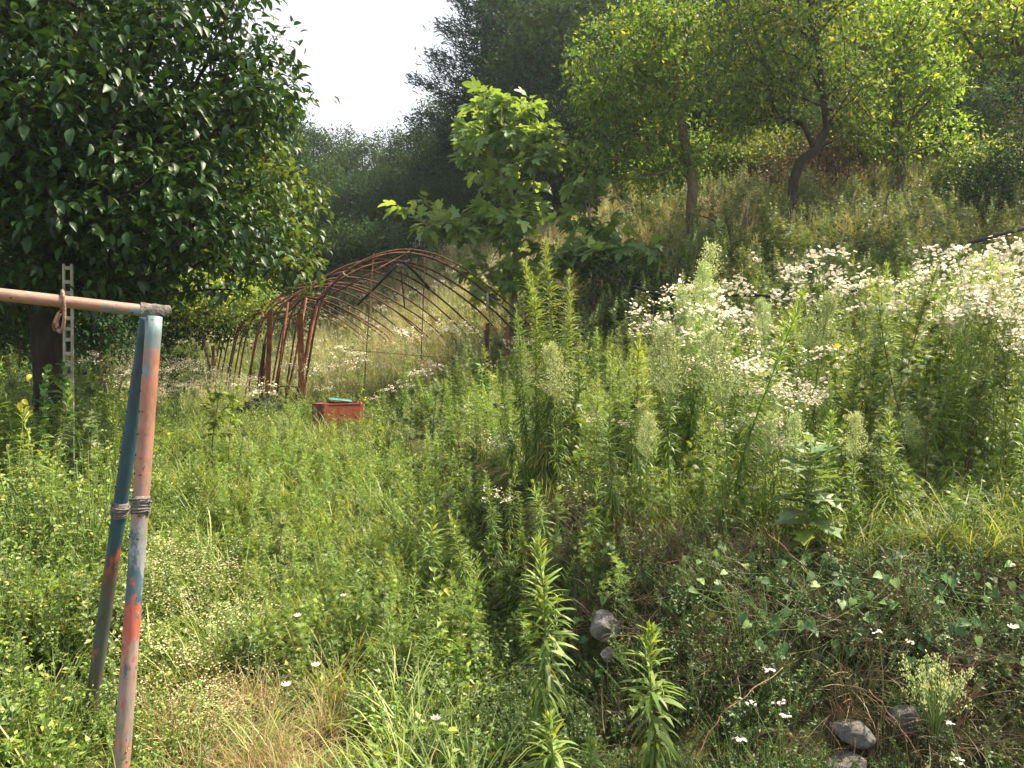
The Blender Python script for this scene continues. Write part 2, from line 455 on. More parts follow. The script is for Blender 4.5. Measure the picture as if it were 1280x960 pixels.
# ------------------------------------------------------------------ the ground
def lowcut(xy, s):
    """plants stay short on the trodden strip round the pipe feet"""
    px = pxof(xy[:, 0], xy[:, 1])
    k = np.where((px > 70) & (px < 440) & (xy[:, 1] < 3.4), .68, 1.0)
    k = np.where((px > 62) & (px < 104) & (xy[:, 1] > 4.4) & (xy[:, 1] < 6.3), .4, k)
    k = np.where((px > 600) & (px < 900) & (xy[:, 1] < 2.98), .5, k)
    k = np.where((px > 370) & (px < 480) & (xy[:, 1] > 7.5) & (xy[:, 1] < 9.6), .85, k)
    k = np.where((px > 190) & (px < 340) & (xy[:, 1] > 11) & (xy[:, 1] < 18), .6, k)
    return s * k

def build_ground():
    ys = np.concatenate([np.arange(-8, 1, .8), np.arange(1, 7, .07), np.arange(7, 14, .15), np.arange(14, 30, .4), np.arange(30, 66, 1.5), np.arange(66, 420, 25)])
    xs = np.concatenate([np.arange(-300, -40, 25), np.arange(-40, -12, 1.5), np.arange(-12, -5, .3), np.arange(-5, 6, .08), np.arange(6, 14, .3), np.arange(14, 40, 1.5), np.arange(40, 301, 25)])
    X, Y = np.meshgrid(xs, ys)
    Z = ground(X, Y)
    rr = rs(3)
    near = (Y < 14) & (np.abs(X) < 10)
    Z = Z + np.where(near, rr.randn(*Z.shape) * .008, 0)
    V = np.stack([X, Y, Z], -1).reshape(-1, 3)
    nx, ny = len(xs), len(ys)
    i, j = np.meshgrid(np.arange(nx - 1), np.arange(ny - 1))
    a = (j * nx + i).ravel()
    T = np.concatenate([np.stack([a, a + 1, a + nx + 1], -1), np.stack([a, a + nx + 1, a + nx], -1)])
    g = Geo(); g.add(V, T)
    tag(g.build('ground', ground_mat()), kind='structure')
build_ground()

# ------------------------------------------------------------------ plant builders (each returns a dict part -> mesh)
G_ANG = 2.399963
def up_n(n): return np.tile(np.array([0, 0, 1.]), (n, 1))

def stem_curve(r, H, lean=.08, n=8):
    t = np.linspace(0, 1, n)
    a = r.uniform(0, 2 * PI); b = r.uniform(0, 2 * PI)
    x = lean * H * t ** 2 * math.cos(a) + .012 * H * np.sin(t * 6 + b)
    y = lean * H * t ** 2 * math.sin(a) + .012 * H * np.cos(t * 5 + b)
    return np.stack([x, y, t * H], -1)
def along(c, t):
    n = len(c) - 1
    f = np.clip(t * n, 0, n - 1e-6); i = f.astype(int); u = (f - i)[:, None]
    return c[i] * (1 - u) + c[i + 1] * u

HW_TPL = tpl_ribbon(.10, .28, 4)
def horse_layout(r, H, n, L=.1, tip=True, tlo=.06):
    """positions, directions, sizes of the narrow leaves spiralling up a horseweed stem"""
    t = np.sort(r.uniform(tlo, 1, n) ** .9)
    az = np.arange(n) * G_ANG + r.randn(n) * .25
    el = np.interp(t, [0, .35, .7, .93, 1], [-60, -25, 22, 52, 80]) + r.randn(n) * 15
    el = np.radians(el)
    d = np.stack([np.cos(az) * np.cos(el), np.sin(az) * np.cos(el), np.sin(el)], -1)
    s = L * np.interp(t, [0, .2, .6, .9, 1], [.75, 1.05, 1.0, .7, .38]) * r.uniform(.75, 1.2, n)
    return t, d, s
def horseweed(seed, H, n=220, L=.1, panicle=0.0, top_light=True, lean=.06):
    r = rs(seed)
    c = stem_curve(r, H, lean, 10)
    st = Geo().tube(c, np.linspace(.0055, .0015, len(c)) * (.6 + .5 * H), 4, .4)
    t, d, s = horse_layout(r, H, n, L)
    lf = Geo()
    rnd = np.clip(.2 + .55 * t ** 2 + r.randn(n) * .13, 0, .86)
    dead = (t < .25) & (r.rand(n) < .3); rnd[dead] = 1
    if panicle: s = s * np.where(t > 1 - panicle, .5, 1)
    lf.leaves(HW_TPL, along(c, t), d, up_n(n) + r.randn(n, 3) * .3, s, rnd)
    k = 12                                                            # tuft of young leaves at the tip
    az = r.uniform(0, 2 * PI, k); el = np.radians(r.uniform(45, 88, k))
    lf.leaves(HW_TPL, np.tile(c[-1], (k, 1)), np.stack([np.cos(az) * np.cos(el), np.sin(az) * np.cos(el), np.sin(el)], -1), up_n(k) + r.randn(k, 3) * .3, L * .45, r.uniform(.5, .85, k))
    parts = {'stem': st.mesh('stem', M_weed_stem), 'foliage': lf.mesh('foliage', M_weed)}
    if panicle:
        pn = Geo()
        nb = int(120 * panicle / .4)
        tb = r.uniform(1 - panicle, 1, nb)
        az = np.arange(nb) * G_ANG
        p0 = along(c, tb)
        ln = np.interp(tb, [1 - panicle, 1], [.24, .06]) * r.uniform(.7, 1.2, nb) * min(1, H)
        el = np.radians(r.uniform(35, 65, nb))
        dd = np.stack([np.cos(az) * np.cos(el), np.sin(az) * np.cos(el), np.sin(el)], -1)
        for i in range(nb):
            e = p0[i] + dd[i] * ln[i]
            pn.tube(np.array([p0[i], (p0[i] + e) / 2 + (0, 0, -.01), e]), [.0012, .001, .0006], 3, .2, cap=False)
            m = 18
            q = p0[i] + dd[i] * ln[i] * r.uniform(.25, 1.05, (m, 1)) + r.randn(m, 3) * .014
            pn.leaves(tpl_tiny(.55), q, dd[i] + r.randn(m, 3) * .5, up_n(m) + r.randn(m, 3), r.uniform(.010, .021, m), r.uniform(.1, 1, m))
        parts['panicle'] = pn.mesh('panicle', M_bud)
    return parts

DISC = (lambda n: (np.array([(0, 0, 0)] + [(math.cos(k * 2 * PI / n) * .5, math.sin(k * 2 * PI / n) * .5, .04) for k in range(n)]), np.array([(0, 1 + k, 1 + (k + 1) % n) for k in range(n)])))(7)
def fleabane(seed, H, nfl=60, spread=.14, leaves=70, fs=.016, clusters=7):
    r = rs(seed)
    c = stem_curve(r, H * .92, .08)
    st = Geo().tube(c, np.linspace(.004, .002, len(c)), 4, .5)
    fl = Geo()
    for k in range(clusters):
        t0 = r.uniform(.62, .97); p0 = along(c, np.array([t0]))[0]
        a = k * G_ANG; sp = spread * r.uniform(.3, 1.1)
        e = np.array([p0[0] + math.cos(a) * sp, p0[1] + math.sin(a) * sp, max(H * r.uniform(.86, 1.0), p0[2] + .06)])
        st.tube(np.array([p0, (p0 + e) / 2 + (math.cos(a) * .02, math.sin(a) * .02, -.01), e]), [.002, .0016, .001], 3, .5, cap=False)
        m = max(3, nfl // clusters)
        q = e + np.stack([r.randn(m) * .034, r.randn(m) * .034, r.randn(m) * .018 + .03], -1)
        for j in range(m):
            st.tube(np.array([e, q[j]]), [.0008, .0006], 3, .6, cap=False)
        nn = nrm(np.array([0, 0, 1.]) + r.randn(m, 3) * .6)
        dirs = nrm(np.cross(nn, r.randn(m, 3)))
        fl.leaves(DISC, q, dirs, nn, fs * r.uniform(.7, 1.15, m), r.uniform(0, 1, m), 0)
        fl.leaves(DISC, q + nn * .0016, dirs, nn, fs * .38, r.uniform(0, 1, m), 1)
    t = r.uniform(.05, .95, leaves); az = r.uniform(0, 2 * PI, leaves); el = np.radians(r.uniform(-30, 45, leaves))
    lf = Geo().leaves(tpl_quad(.26, .05, .2), along(c, t), np.stack([np.cos(az) * np.cos(el), np.sin(az) * np.cos(el), np.sin(el)], -1),
                      up_n(leaves) + r.randn(leaves, 3) * .3, np.interp(t, [0, 1], [.10, .04]) * r.uniform(.7, 1.2, leaves), np.clip(r.uniform(0, .85, leaves), 0, 1))
    return {'stem': st.mesh('stem', M_weed_stem), 'foliage': lf.mesh('foliage', M_weed), 'flower_head': fl.mesh('flower_head', [M_petal, M_yel])}

def broadweed(seed, H, n, L):
    """weed with broader, uneven leaves and a few side shoots"""
    r = rs(seed); c = stem_curve(r, H, .15, 9)
    st = Geo().tube(c, np.linspace(.006, .002, 9), 5, .6); lf = Geo()
    shoots = [(c, n, L, .08)]
    for k in range(5):
        t0 = r.uniform(.3, .8); p0 = along(c, np.array([t0]))[0]; a = r.uniform(0, 6.28); ln = H * r.uniform(.15, .3)
        e = p0 + np.array([math.cos(a) * ln * .7, math.sin(a) * ln * .7, ln * .8])
        cv = np.array([p0, (p0 + e) / 2 + (0, 0, -.02), e]); st.tube(cv, [.003, .002, .001], 4, .6, cap=False); shoots.append((cv, n // 6, L * .7, .2))
    for cv, m, L_, t0 in shoots:
        t = r.uniform(t0, 1, m); az = np.arange(m) * G_ANG + r.randn(m) * .5; el = np.radians(np.interp(t, [0, 1], [-25, 50]) + r.randn(m) * 18)
        lf.leaves(tpl_oval(.42, .3), along(cv, t), np.stack([np.cos(az) * np.cos(el), np.sin(az) * np.cos(el), np.sin(el)], -1), up_n(m) + r.randn(m, 3) * .3,
                  L_ * np.interp(t, [0, .6, 1], [1.1, 1, .4]) * r.uniform(.6, 1.2, m), np.clip(.3 + .3 * t + r.randn(m) * .2, 0, 1))
    return {'stem': st.mesh('stem', M_weed_stem), 'foliage': lf.mesh('foliage', M_herb)}

def frond_tpl(n=5):
    """feathery compound leaf"""
    V, T = [], []
    rb = tpl_ribbon(.16, .1, 2)
    for k in range(n):
        a = (k - (n - 1) / 2) * .42
        L_ = 1 - .12 * abs(k - (n - 1) / 2) * 1.6
        y0 = .15 + .1 * (n - 1 - abs(2 * k - (n - 1))) / n
        v = rb[0].copy() * L_ * .85
        R = np.array([[math.cos(a), math.sin(a), 0], [-math.sin(a), math.cos(a), 0], [0, 0, 1]])
        v = v @ R.T; v[:, 1] += y0 * .3
        T += [tuple(x + len(V) for x in tt) for tt in rb[1]]; V += [tuple(p) for p in v]
    return np.array(V), np.array(T)
FROND = frond_tpl()
def mugwort(seed, H, n=170, L=.075, mat=None, branchy=8, sw=.05):
    r = rs(seed)
    c = stem_curve(r, H, .08)
    st = Geo().tube(c, np.linspace(.0075, .002, len(c)), 4, .3)
    lf = Geo()
    def put(cv, m, s0, t0=.06):
        t = r.uniform(t0, 1, m); az = np.arange(m) * G_ANG + r.randn(m) * .3; el = np.radians(np.interp(t, [0, .6, 1], [-15, 15, 60]) + r.randn(m) * 15)
        lf.leaves(FROND, along(cv, t), np.stack([np.cos(az) * np.cos(el), np.sin(az) * np.cos(el), np.sin(el)], -1), up_n(m) + r.randn(m, 3) * .35,
                  s0 * np.interp(t, [0, .7, 1], [1, .95, .5]) * r.uniform(.7, 1.2, m), np.clip(.3 + .4 * t + r.randn(m) * .18, 0, .9))
    put(c, int(n * .5), L, .28 if H > 1.2 else .06)
    for k in range(branchy):
        t0 = r.uniform(.3, .85); p0 = along(c, np.array([t0]))[0]; a = k * G_ANG
        ln = (1.05 - t0) * H * .42
        e = p0 + np.array([math.cos(a) * ln * .5, math.sin(a) * ln * .5, ln])
        cv = np.array([p0, p0 * .6 + e * .4 + np.array([math.cos(a), math.sin(a), 0]) * ln * .1, e])
        st.tube(cv, [.002, .0015, .001], 3, .3, cap=False)
        put(cv, int(n * .5 / branchy) + 2, L * .75)
    return {'stem': st.mesh('stem', M_mstem), 'foliage': lf.mesh('foliage', mat or M_mug)}

def grass_tuft(seed, H, n=40, spread=.07, mat=None, wd=.013, droop=.45, seedy=0):
    r = rs(seed)
    g = Geo()
    T4 = tpl_ribbon(1, droop, 5, .0)
    az = r.uniform(0, 2 * PI, n); el = np.radians(np.clip(90 - np.abs(r.randn(n)) * 26, 20, 90))
    pos = np.stack([r.randn(n) * spread * .6, r.randn(n) * spread * .6, np.full(n, -.02)], -1)
    d = np.stack([np.cos(az) * np.cos(el), np.sin(az) * np.cos(el), np.sin(el)], -1)
    L_ = H * r.uniform(.5, 1.15, n)
    up = np.stack([-np.cos(az), -np.sin(az), np.full(n, .9)], -1)
    rnd = np.clip(r.uniform(.1, .85, n), 0, 1); rnd[r.rand(n) < .1] = 1
    g.leaves(T4, pos, d, up, L_, rnd, 0, width=wd * r.uniform(.6, 1.2, n))
    mats = [mat or M_grass]
    if seedy:
        mats.append(M_seed)
        for k in range(seedy):
            a = r.uniform(0, 2 * PI); h = H * r.uniform(1.0, 1.5); q = np.array([math.cos(a) * .12 * h, math.sin(a) * .12 * h, h])
            g.tube(np.array([(0, 0, 0), q * .5 + (0, 0, .04), q]), [.001, .0009, .0006], 3, .7, 1, cap=False)
            m = 14
            tt = r.uniform(.78, 1, (m, 1))
            g.leaves(tpl_tiny(.4), q * tt + r.randn(m, 3) * .012, r.randn(m, 3) * .5 + q, up_n(m) + r.randn(m, 3) * .5, .02, r.uniform(0, 1, m), 1)
    return g.mesh('grass_tuft', mats)

def herb_clump(seed, H, R, n=90, L=.03, mat=None, tpl=None, stems=8, fl=0):
    r = rs(seed)
    g = Geo(); tpl = tpl or tpl_quad(.5)
    mats = [mat or M_herb, M_weed_stem]
    per = n // stems
    for k in range(stems):
        a = r.uniform(0, 2 * PI); rad = R * math.sqrt(r.rand()); h = H * r.uniform(.5, 1.1) * (1 - .4 * rad / R)
        cv = np.array([(math.cos(a) * rad * .3, math.sin(a) * rad * .3, -.02), (math.cos(a) * rad * .7, math.sin(a) * rad * .7, h * .55), (math.cos(a) * rad, math.sin(a) * rad, h)])
        g.tube(cv, [.0022, .0016, .001], 3, .4, 1, cap=False)
        t = r.uniform(.1, 1, per); az = r.uniform(0, 2 * PI, per); el = np.radians(r.uniform(-20, 60, per))
        g.leaves(tpl, along(cv, t), np.stack([np.cos(az) * np.cos(el), np.sin(az) * np.cos(el), np.sin(el)], -1), up_n(per) + r.randn(per, 3) * .4,
                 L * r.uniform(.6, 1.25, per), np.clip(.3 + .35 * t + r.randn(per) * .18, 0, 1))
        if fl:
            m = fl
            q = cv[-1] + r.randn(m, 3) * (.03, .03, .015) + (0, 0, .02)
            g.leaves(DISC, q, r.randn(m, 3) * (1, 1, .2), up_n(m) + r.randn(m, 3) * .3, .011, r.uniform(0, 1, m), 2)
    if fl: mats.append(M_seed)
    return g.mesh('herb_clump', mats)

# geometry-node scatter: one object, kind stuff
SRC = {}
def src_collection(name, meshes):
    c = bpy.data.collections.new(name)
    for i, me in enumerate(meshes):
        o = bpy.data.objects.new(name + '_source', me)
        c.objects.link(o)
        SRC.setdefault(name, []).append(o)
    return c
def scatter(name, xy, meshes, scale, label=None, cat=None, seed=0, tilt=.12, z=None, zoff=0, idx=None):
    r = rs(seed + 77); n = len(xy)
    zz = ground(xy[:, 0], xy[:, 1]) if z is None else z
    V = np.stack([xy[:, 0], xy[:, 1], zz + zoff], -1)
    me = bpy.data.meshes.new(name)
    me.vertices.add(n); me.vertices.foreach_set('co', V.astype(np.float32).ravel())
    scale = lowcut(xy, np.asarray(scale) * np.ones(n))
    rot = np.stack([r.randn(n) * tilt, r.randn(n) * tilt, r.uniform(0, 2 * PI, n)], -1)
    a = me.attributes.new('rot', 'FLOAT_VECTOR', 'POINT'); a.data.foreach_set('vector', rot.astype(np.float32).ravel())
    a = me.attributes.new('scl', 'FLOAT', 'POINT'); a.data.foreach_set('value', np.asarray(scale, np.float32) * np.ones(n, np.float32))
    a = me.attributes.new('idx', 'INT', 'POINT'); a.data.foreach_set('value', (r.randint(0, len(meshes), n) if idx is None else idx).astype(np.int32))
    o = mesh_obj(name, me)
    c = src_collection(name, meshes)
    ng = bpy.data.node_groups.new(name + '_nodes', 'GeometryNodeTree')
    ng.interface.new_socket('Geometry', in_out='INPUT', socket_type='NodeSocketGeometry')
    ng.interface.new_socket('Geometry', in_out='OUTPUT', socket_type='NodeSocketGeometry')
    N = ng.nodes; L = ng.links
    gi = N.new('NodeGroupInput'); go = N.new('NodeGroupOutput')
    ci = N.new('GeometryNodeCollectionInfo'); ci.inputs['Collection'].default_value = c; ci.inputs['Separate Children'].default_value = True
    ip = N.new('GeometryNodeInstanceOnPoints')
    ip.inputs['Pick Instance'].default_value = True
    def attr(nm, ty):
        q = N.new('GeometryNodeInputNamedAttribute'); q.data_type = ty; q.inputs['Name'].default_value = nm
        return [s for s in q.outputs if s.enabled and s.name == 'Attribute'][0]
    L.new(gi.outputs[0], ip.inputs['Points']); L.new(ci.outputs[0], ip.inputs['Instance'])
    L.new(attr('idx', 'INT'), ip.inputs['Instance Index'])
    e2r = N.new('FunctionNodeEulerToRotation')
    L.new(attr('rot', 'FLOAT_VECTOR'), e2r.inputs[0]); L.new(e2r.outputs[0], ip.inputs['Rotation'])
    L.new(attr('scl', 'FLOAT'), ip.inputs['Scale'])
    L.new(ip.outputs[0], go.inputs[0])
    md = o.modifiers.new('scatter', 'NODES'); md.node_group = ng
    tag(o, label, cat, kind='stuff')
    return o

def in_view(x, y, margin=.78):
    return np.abs(x) < y * margin + .6
def rand_xy(n, seed, x0, x1, y0, y1, cond=None):
    r = rs(seed)
    x = r.uniform(x0, x1, n); y = r.uniform(y0, y1, n)
    m = in_view(x, y)
    if cond is not None: m &= cond(x, y)
    return np.stack([x[m], y[m]], -1)
def pxof(x, y): return CX + F * x / y

# ------------------------------------------------------------------ trees
def grow(seed, trunk, clumps, step=.35, r0=.004, rexp=.46):
    """attach every clump to the nearest wood; returns chains [(pts, radii)], first is the trunk"""
    r = rs(seed)
    nodes = [np.array(p, float) for p in trunk]; par = [-1] + list(range(len(trunk) - 1))
    plen = [0]
    for i in range(1, len(trunk)): plen.append(plen[-1] + np.linalg.norm(nodes[i] - nodes[i - 1]))
    start = max(1, len(trunk) // 2)
    order = np.argsort([np.min(np.linalg.norm(np.array(trunk)[start:] - c, axis=1)) for c in clumps])
    ends = []
    for ci in order:
        c = clumps[ci]
        A = np.array(nodes[start:]); d = np.linalg.norm(A - c, axis=1)
        up = np.clip(A[:, 2] - c[2] + .2 * d, 0, None)
        k = int(np.argmin(d + .25 * np.array(plen[start:]) + 1.2 * up)) + start
        a = nodes[k]; D = np.linalg.norm(c - a); m = max(1, int(D / step))
        pi = k
        for j in range(1, m + 1):
            t = j / m
            q = a * (1 - t) + c * t
            q = q + np.array([0, 0, .12 * D * math.sin(t * PI)]) * (1 if c[2] > a[2] else .5)
            if j < m: q = q + r.randn(3) * .06 * step * 2
            nodes.append(q); par.append(pi); plen.append(plen[pi] + D / m); pi = len(nodes) - 1
        ends.append((ci, pi))
    n = len(nodes); cnt = np.zeros(n)
    for _, e in ends: cnt[e] += 1
    for i in range(n - 1, 0, -1): cnt[par[i]] += cnt[i]
    rad = r0 * np.maximum(cnt, 1) ** rexp
    kids = [[] for _ in range(n)]
    for i in range(1, n): kids[par[i]].append(i)
    nt_ = len(trunk)
    chains = []; stack = [(None, 0)]
    while stack:
        p, i = stack.pop()
        ch = [] if p is None else [p]
        while True:
            ch.append(i)
            ks = kids[i]
            if not ks: break
            if p is None and i < nt_ - 1: nxt = i + 1
            else: nxt = max(ks, key=lambda q: cnt[q])
            for q in ks:
                if q != nxt: stack.append((i, q))
            i = nxt
        pts = np.array([nodes[q] for q in ch]); rr = np.array([rad[q] for q in ch])
        if p is not None: rr[0] = rr[1]
        chains.append((pts, rr))
    chains[1:] = sorted(chains[1:], key=lambda c: -c[1][0])
    return chains, {ci: (nodes[e], nodes[par[e]]) for ci, e in ends}

def lobes_points(r, lobes, n, shell=.55):
    """points in a union of ellipsoids, biased to the shell"""
    vol = np.array([l[3] * l[4] * l[5] for l in lobes]) ** .8
    k = r.choice(len(lobes), n, p=vol / vol.sum())
    L_ = np.array(lobes)[k]
    d = nrm(r.randn(n, 3)); rr = r.uniform(0, 1, n) ** (1 / 3)
    rr = shell + (1 - shell) * rr if shell > 0 else rr
    mix = r.rand(n) < .25
    rr = np.where(mix, r.uniform(.1, .8, n), rr)
    return L_[:, :3] + d * L_[:, 3:6] * rr[:, None]

def tree(name, label, cat, loc, seed, trunk, lobes, nclump, per, tpl, L, cr, leafm, barkm, group=None, r0=.006, rexp=.46, trunk_r=None,
         parts_leaf=0, wd=1.0, step=.35, nbranch=7, shell=.5, droop=-.25, rz=0, flat=.6, minr=.0035, light=.2, sides=6, whorl=False, upj=.38):
    r = rs(seed)
    cl = lobes_points(r, lobes, nclump, shell)
    chains, ends = grow(seed, trunk, cl, step, r0, rexp)
    root = empty(name, loc, rz); tag(root, label, cat, group)
    tp, tr = chains[0]
    if trunk_r:
        k = trunk_r / tr[0]; tr = tr * k
        chains = [(tp, tr)] + [(p, q * (k if q[0] > .012 else max(1, k * .7))) for p, q in chains[1:]]
    fl = tr.copy(); fl[0] *= 1.35
    tpp = tp.copy(); tpp[0, 2] -= .15
    Geo().tube(tpp, fl, 10, cap=True).build('trunk', barkm, root)
    for pts, rr in chains[1:1 + nbranch]:
        Geo().tube(pts, rr, sides).build('branch', barkm, root)
    tw = Geo(); some = False
    for pts, rr in chains[1 + nbranch:]:
        if rr[0] > minr:
            tw.tube(pts, np.maximum(rr, .002), 3, cap=False); some = True
    if some: tag(tw.build('twigs', barkm, root), kind='stuff')
    # leaves
    N = nclump * per
    ci = np.repeat(np.arange(nclump), per)
    c = cl[ci]
    ax = nrm(np.array([ends[i][0] - ends[i][1] for i in range(nclump)]))[ci]
    if whorl:
        t = r.uniform(-.9, .25, N)
        pos = c + ax * (t * cr)[:, None]
        out = nrm(r.randn(N, 3) * (1, 1, .45) + ax * .35 + np.array([0, 0, .05]))
        pos = pos + out * (L * .45 * r.uniform(.5, 1.2, N))[:, None]
        d = nrm(out + np.array([0, 0, droop]))
    else:
        off = r.randn(N, 3) * (1, 1, flat) * cr
        pos = c + off
        d = nrm(nrm(off) * .8 + r.randn(N, 3) * .6 + np.array([0, 0, droop]))
    ups = up_n(N) + r.randn(N, 3) * upj
    cen = np.mean(np.array(lobes)[:, :3], 0)
    size = L * r.uniform(.5, 1.25, N)
    crnd = r.randn(nclump) * .12
    crnd = crnd * (1.8 if leafm in (M_fruit, M_bright, M_fig) else 1)
    rnd = np.clip(.35 + crnd[ci] + r.randn(N) * .16, 0, .8)
    rnd[r.rand(N) < light * .15] = 1
    tv = (tpl[0] * np.array([wd, 1, 1]), tpl[1])
    if parts_leaf:
        # the largest-showing leaves as objects of their own: those closest to the camera, facing it
        wp = pos + np.array(loc)
        rel = wp - np.array([0, 0, EYE])
        crel = cen + np.array(loc) - np.array([0, 0, EYE])
        depth = np.linalg.norm(rel, axis=1) - np.linalg.norm(crel)
        vis = (np.abs(pxof(wp[:, 0], wp[:, 1]) - 640) < 640) & (HOR - F * (wp[:, 2] - EYE) / wp[:, 1] > 0)
        score = -depth / np.ptp(depth) + size / L * .3 + (r.rand(N)) * .25 - (~vis) * 10
        pick = np.argsort(-score)[:parts_leaf]
        keep = np.ones(N, bool); keep[pick] = False
        lm = [Geo().leaves(tv, np.zeros((1, 3)), np.array([[0, 1., 0]]), up_n(1), L, np.array([v])).mesh('leaf', leafm) for v in (.2, .4, .55, .8)]
        dd = nrm(d); X = nrm(np.cross(dd, ups)); Z = np.cross(X, dd)
        from mathutils import Matrix
        for q in pick:
            o = bpy.data.objects.new('leaf', lm[int(np.clip(rnd[q] * 4, 0, 3))]); COL.objects.link(o); o.parent = root
            s = size[q] / L
            m = Matrix(((X[q, 0] * s, dd[q, 0] * s, Z[q, 0] * s, pos[q, 0]), (X[q, 1] * s, dd[q, 1] * s, Z[q, 1] * s, pos[q, 1]),
                        (X[q, 2] * s, dd[q, 2] * s, Z[q, 2] * s, pos[q, 2]), (0, 0, 0, 1)))
            o.matrix_local = m
        pos, d, ups, size, rnd = pos[keep], d[keep], ups[keep], size[keep], rnd[keep]
    g = Geo().leaves(tv, pos, d, ups, size, rnd)
    o = g.build('crown', leafm, root)
    if parts_leaf: tag(o, kind='stuff')
    KIDS[root.name] = [x for x in root.children_recursive] if False else None
    KIDS.pop(root.name)
    return root

def on_ground(x, y, dz=0): return (x, y, gz(x, y) + dz)
def lobes_at(loc, pts):
    """lobes given as (px, py, depth, rx, ry, rz) in photo terms -> local ellipsoids"""
    out = []
    for px, py, d, a, b, c in pts:
        p = P(px, py, d) - np.array(loc); out.append((p[0], p[1], p[2], a, b, c))
    return out

def big_trees():
    Q = tpl_quad(.55, .08, .18)
    O = tpl_oval(.58, .22)
    # dark persimmon, left
    L0 = on_ground(P(58, 430, 7.6)[0], 7.6)
    def tr(loc, pts):
        return [(0, 0, 0)] + [tuple(P(a, b, d) - np.array(loc)) for a, b, d in pts]
    tree('persimmon_tree', 'large dark glossy-leaved fruit tree spreading over the pipe frame at the left', 'tree', L0, 11,
         tr(L0, [(62, 480, 7.6), (57, 400, 7.6), (70, 330, 7.55), (95, 230, 7.6), (90, 100, 7.6), (80, -60, 7.6)]),
         lobes_at(L0, [(60, 40, 7.6, 2.1, 2.2, 1.9), (120, 130, 7.2, 1.75, 1.7, 1.2), (30, 230, 6.9, 1.9, 1.3, .95), (190, 260, 7.3, 1.15, 1.2, .85),
                       (262, 60, 7.8, .75, 1.0, .95), (290, 112, 7.5, .5, .6, .42), (-20, 40, 8.2, 1.8, 1.6, 1.9), (150, 60, 8.5, 1.6, 1.2, 1.6), (-120, 150, 7.2, 1.6, 1.8, 1.8), (100, 322, 6.9, 1.1, .9, .35), (20, 345, 6.7, .9, .8, .3), (205, 335, 7.3, .95, .8, .33), (250, 300, 7.5, .6, .7, .4)]),
         800, 52, tpl_oval(.5, .3), .11, .18, M_pers, M_barkd, parts_leaf=300, trunk_r=.14, droop=-.22, flat=.38, shell=.45, nbranch=9, light=.15, upj=.28)
    L1 = on_ground(P(290, 430, 10.2)[0], 10.2)
    L1 = on_ground(P(178, 430, 10.8)[0], 10.8)
    tree('persimmon_tree', 'smaller lighter green tree hanging over the left shoulder of the rusty hoops', 'tree', L1, 12,
         tr(L1, [(180, 420, 10.8), (196, 360, 10.7), (235, 320, 10.5), (275, 285, 10.3), (300, 250, 10.2)]),
         lobes_at(L1, [(312, 225, 10.2, .7, .9, .75), (275, 285, 10, .85, .9, .55), (335, 295, 9.9, .48, .6, .5), (260, 190, 10.5, .85, .9, .9), (368, 322, 9.9, .26, .4, .3)]),
         230, 34, tpl_oval(.5, .3), .115, .16, M_pers2, M_barkd, parts_leaf=180, trunk_r=.09, droop=-.45, flat=.6, light=.2)
    # fig
    L2 = on_ground(P(642, 430, 13.6)[0], 13.6)
    tree('fig_tree', 'fig tree with lobed leaves standing behind the right end of the hoop frame', 'tree', L2, 13,
         tr(L2, [(640, 430, 13.6), (642, 380, 13.6), (645, 320, 13.6), (640, 250, 13.6), (632, 190, 13.6), (628, 150, 13.6)]),
         lobes_at(L2, [(632, 175, 13.6, .95, .9, .85), (600, 170, 13.5, .45, .4, .4), (680, 180, 13.6, .4, .5, .4), (560, 275, 13.2, .95, .5, .4), (515, 262, 13.1, .28, .3, .28),
                       (650, 270, 13.4, .9, .8, .5), (620, 340, 13.3, .75, .6, .5)]),
         135, 9, FIG, .24, .20, M_fig, M_figbark, parts_leaf=300, trunk_r=.05, droop=-.3, whorl=True, shell=.3, light=.3, rexp=.38, minr=.003, step=.25, nbranch=12)
    L3 = on_ground(P(745, 430, 12.8)[0], 12.8)
    tree('fig_tree', 'low dark fig bush between the tall fig and the sloping orchard bank', 'tree', L3, 14,
         tr(L3, [(745, 400, 12.8), (742, 340, 12.8), (738, 280, 12.8), (735, 235, 12.8)]),
         lobes_at(L3, [(735, 255, 12.8, .5, .5, .45), (770, 310, 12.6, .75, .6, .4), (715, 310, 12.6, .6, .6, .5), (690, 370, 12.8, .6, .5, .3), (800, 330, 12.5, .3, .3, .25)]),
         70, 10, FIG, .22, .17, M_fig, M_figbark, parts_leaf=200, trunk_r=.035, droop=-.3, whorl=True, shell=.3, light=.15, rexp=.38, minr=.003, step=.25)
    # orchard trees on the slope
    L4 = on_ground(P(866, 300, 13.2)[0], 13.2)
    tree('orchard_tree', 'short forked fruit tree with a stub of cut limb, nearest the fig', 'tree', L4, 21,
         tr(L4, [(864, 262, 13.2), (866, 232, 13.2), (858, 190, 13.3), (850, 140, 13.3), (845, 80, 13.3)]),
         lobes_at(L4, [(790, 90, 13.2, 1.05, 1.2, .9), (850, 120, 13.4, .9, 1.2, 1.1), (770, 180, 13.0, .85, .8, .55), (830, 205, 13.0, .7, .6, .4), (820, 30, 13.3, .8, 1, .6), (740, 130, 13, .4, .5, .5), (735, 200, 12.9, .5, .6, .35), (905, 170, 13.2, .4, .5, .3)]),
         330, 40, Q, .092, .135, M_fruit, M_bark, trunk_r=.088, droop=-.3, flat=.75, shell=.35, light=.5, nbranch=9)
    L5 = on_ground(P(993, 300, 13.4)[0], 13.4)
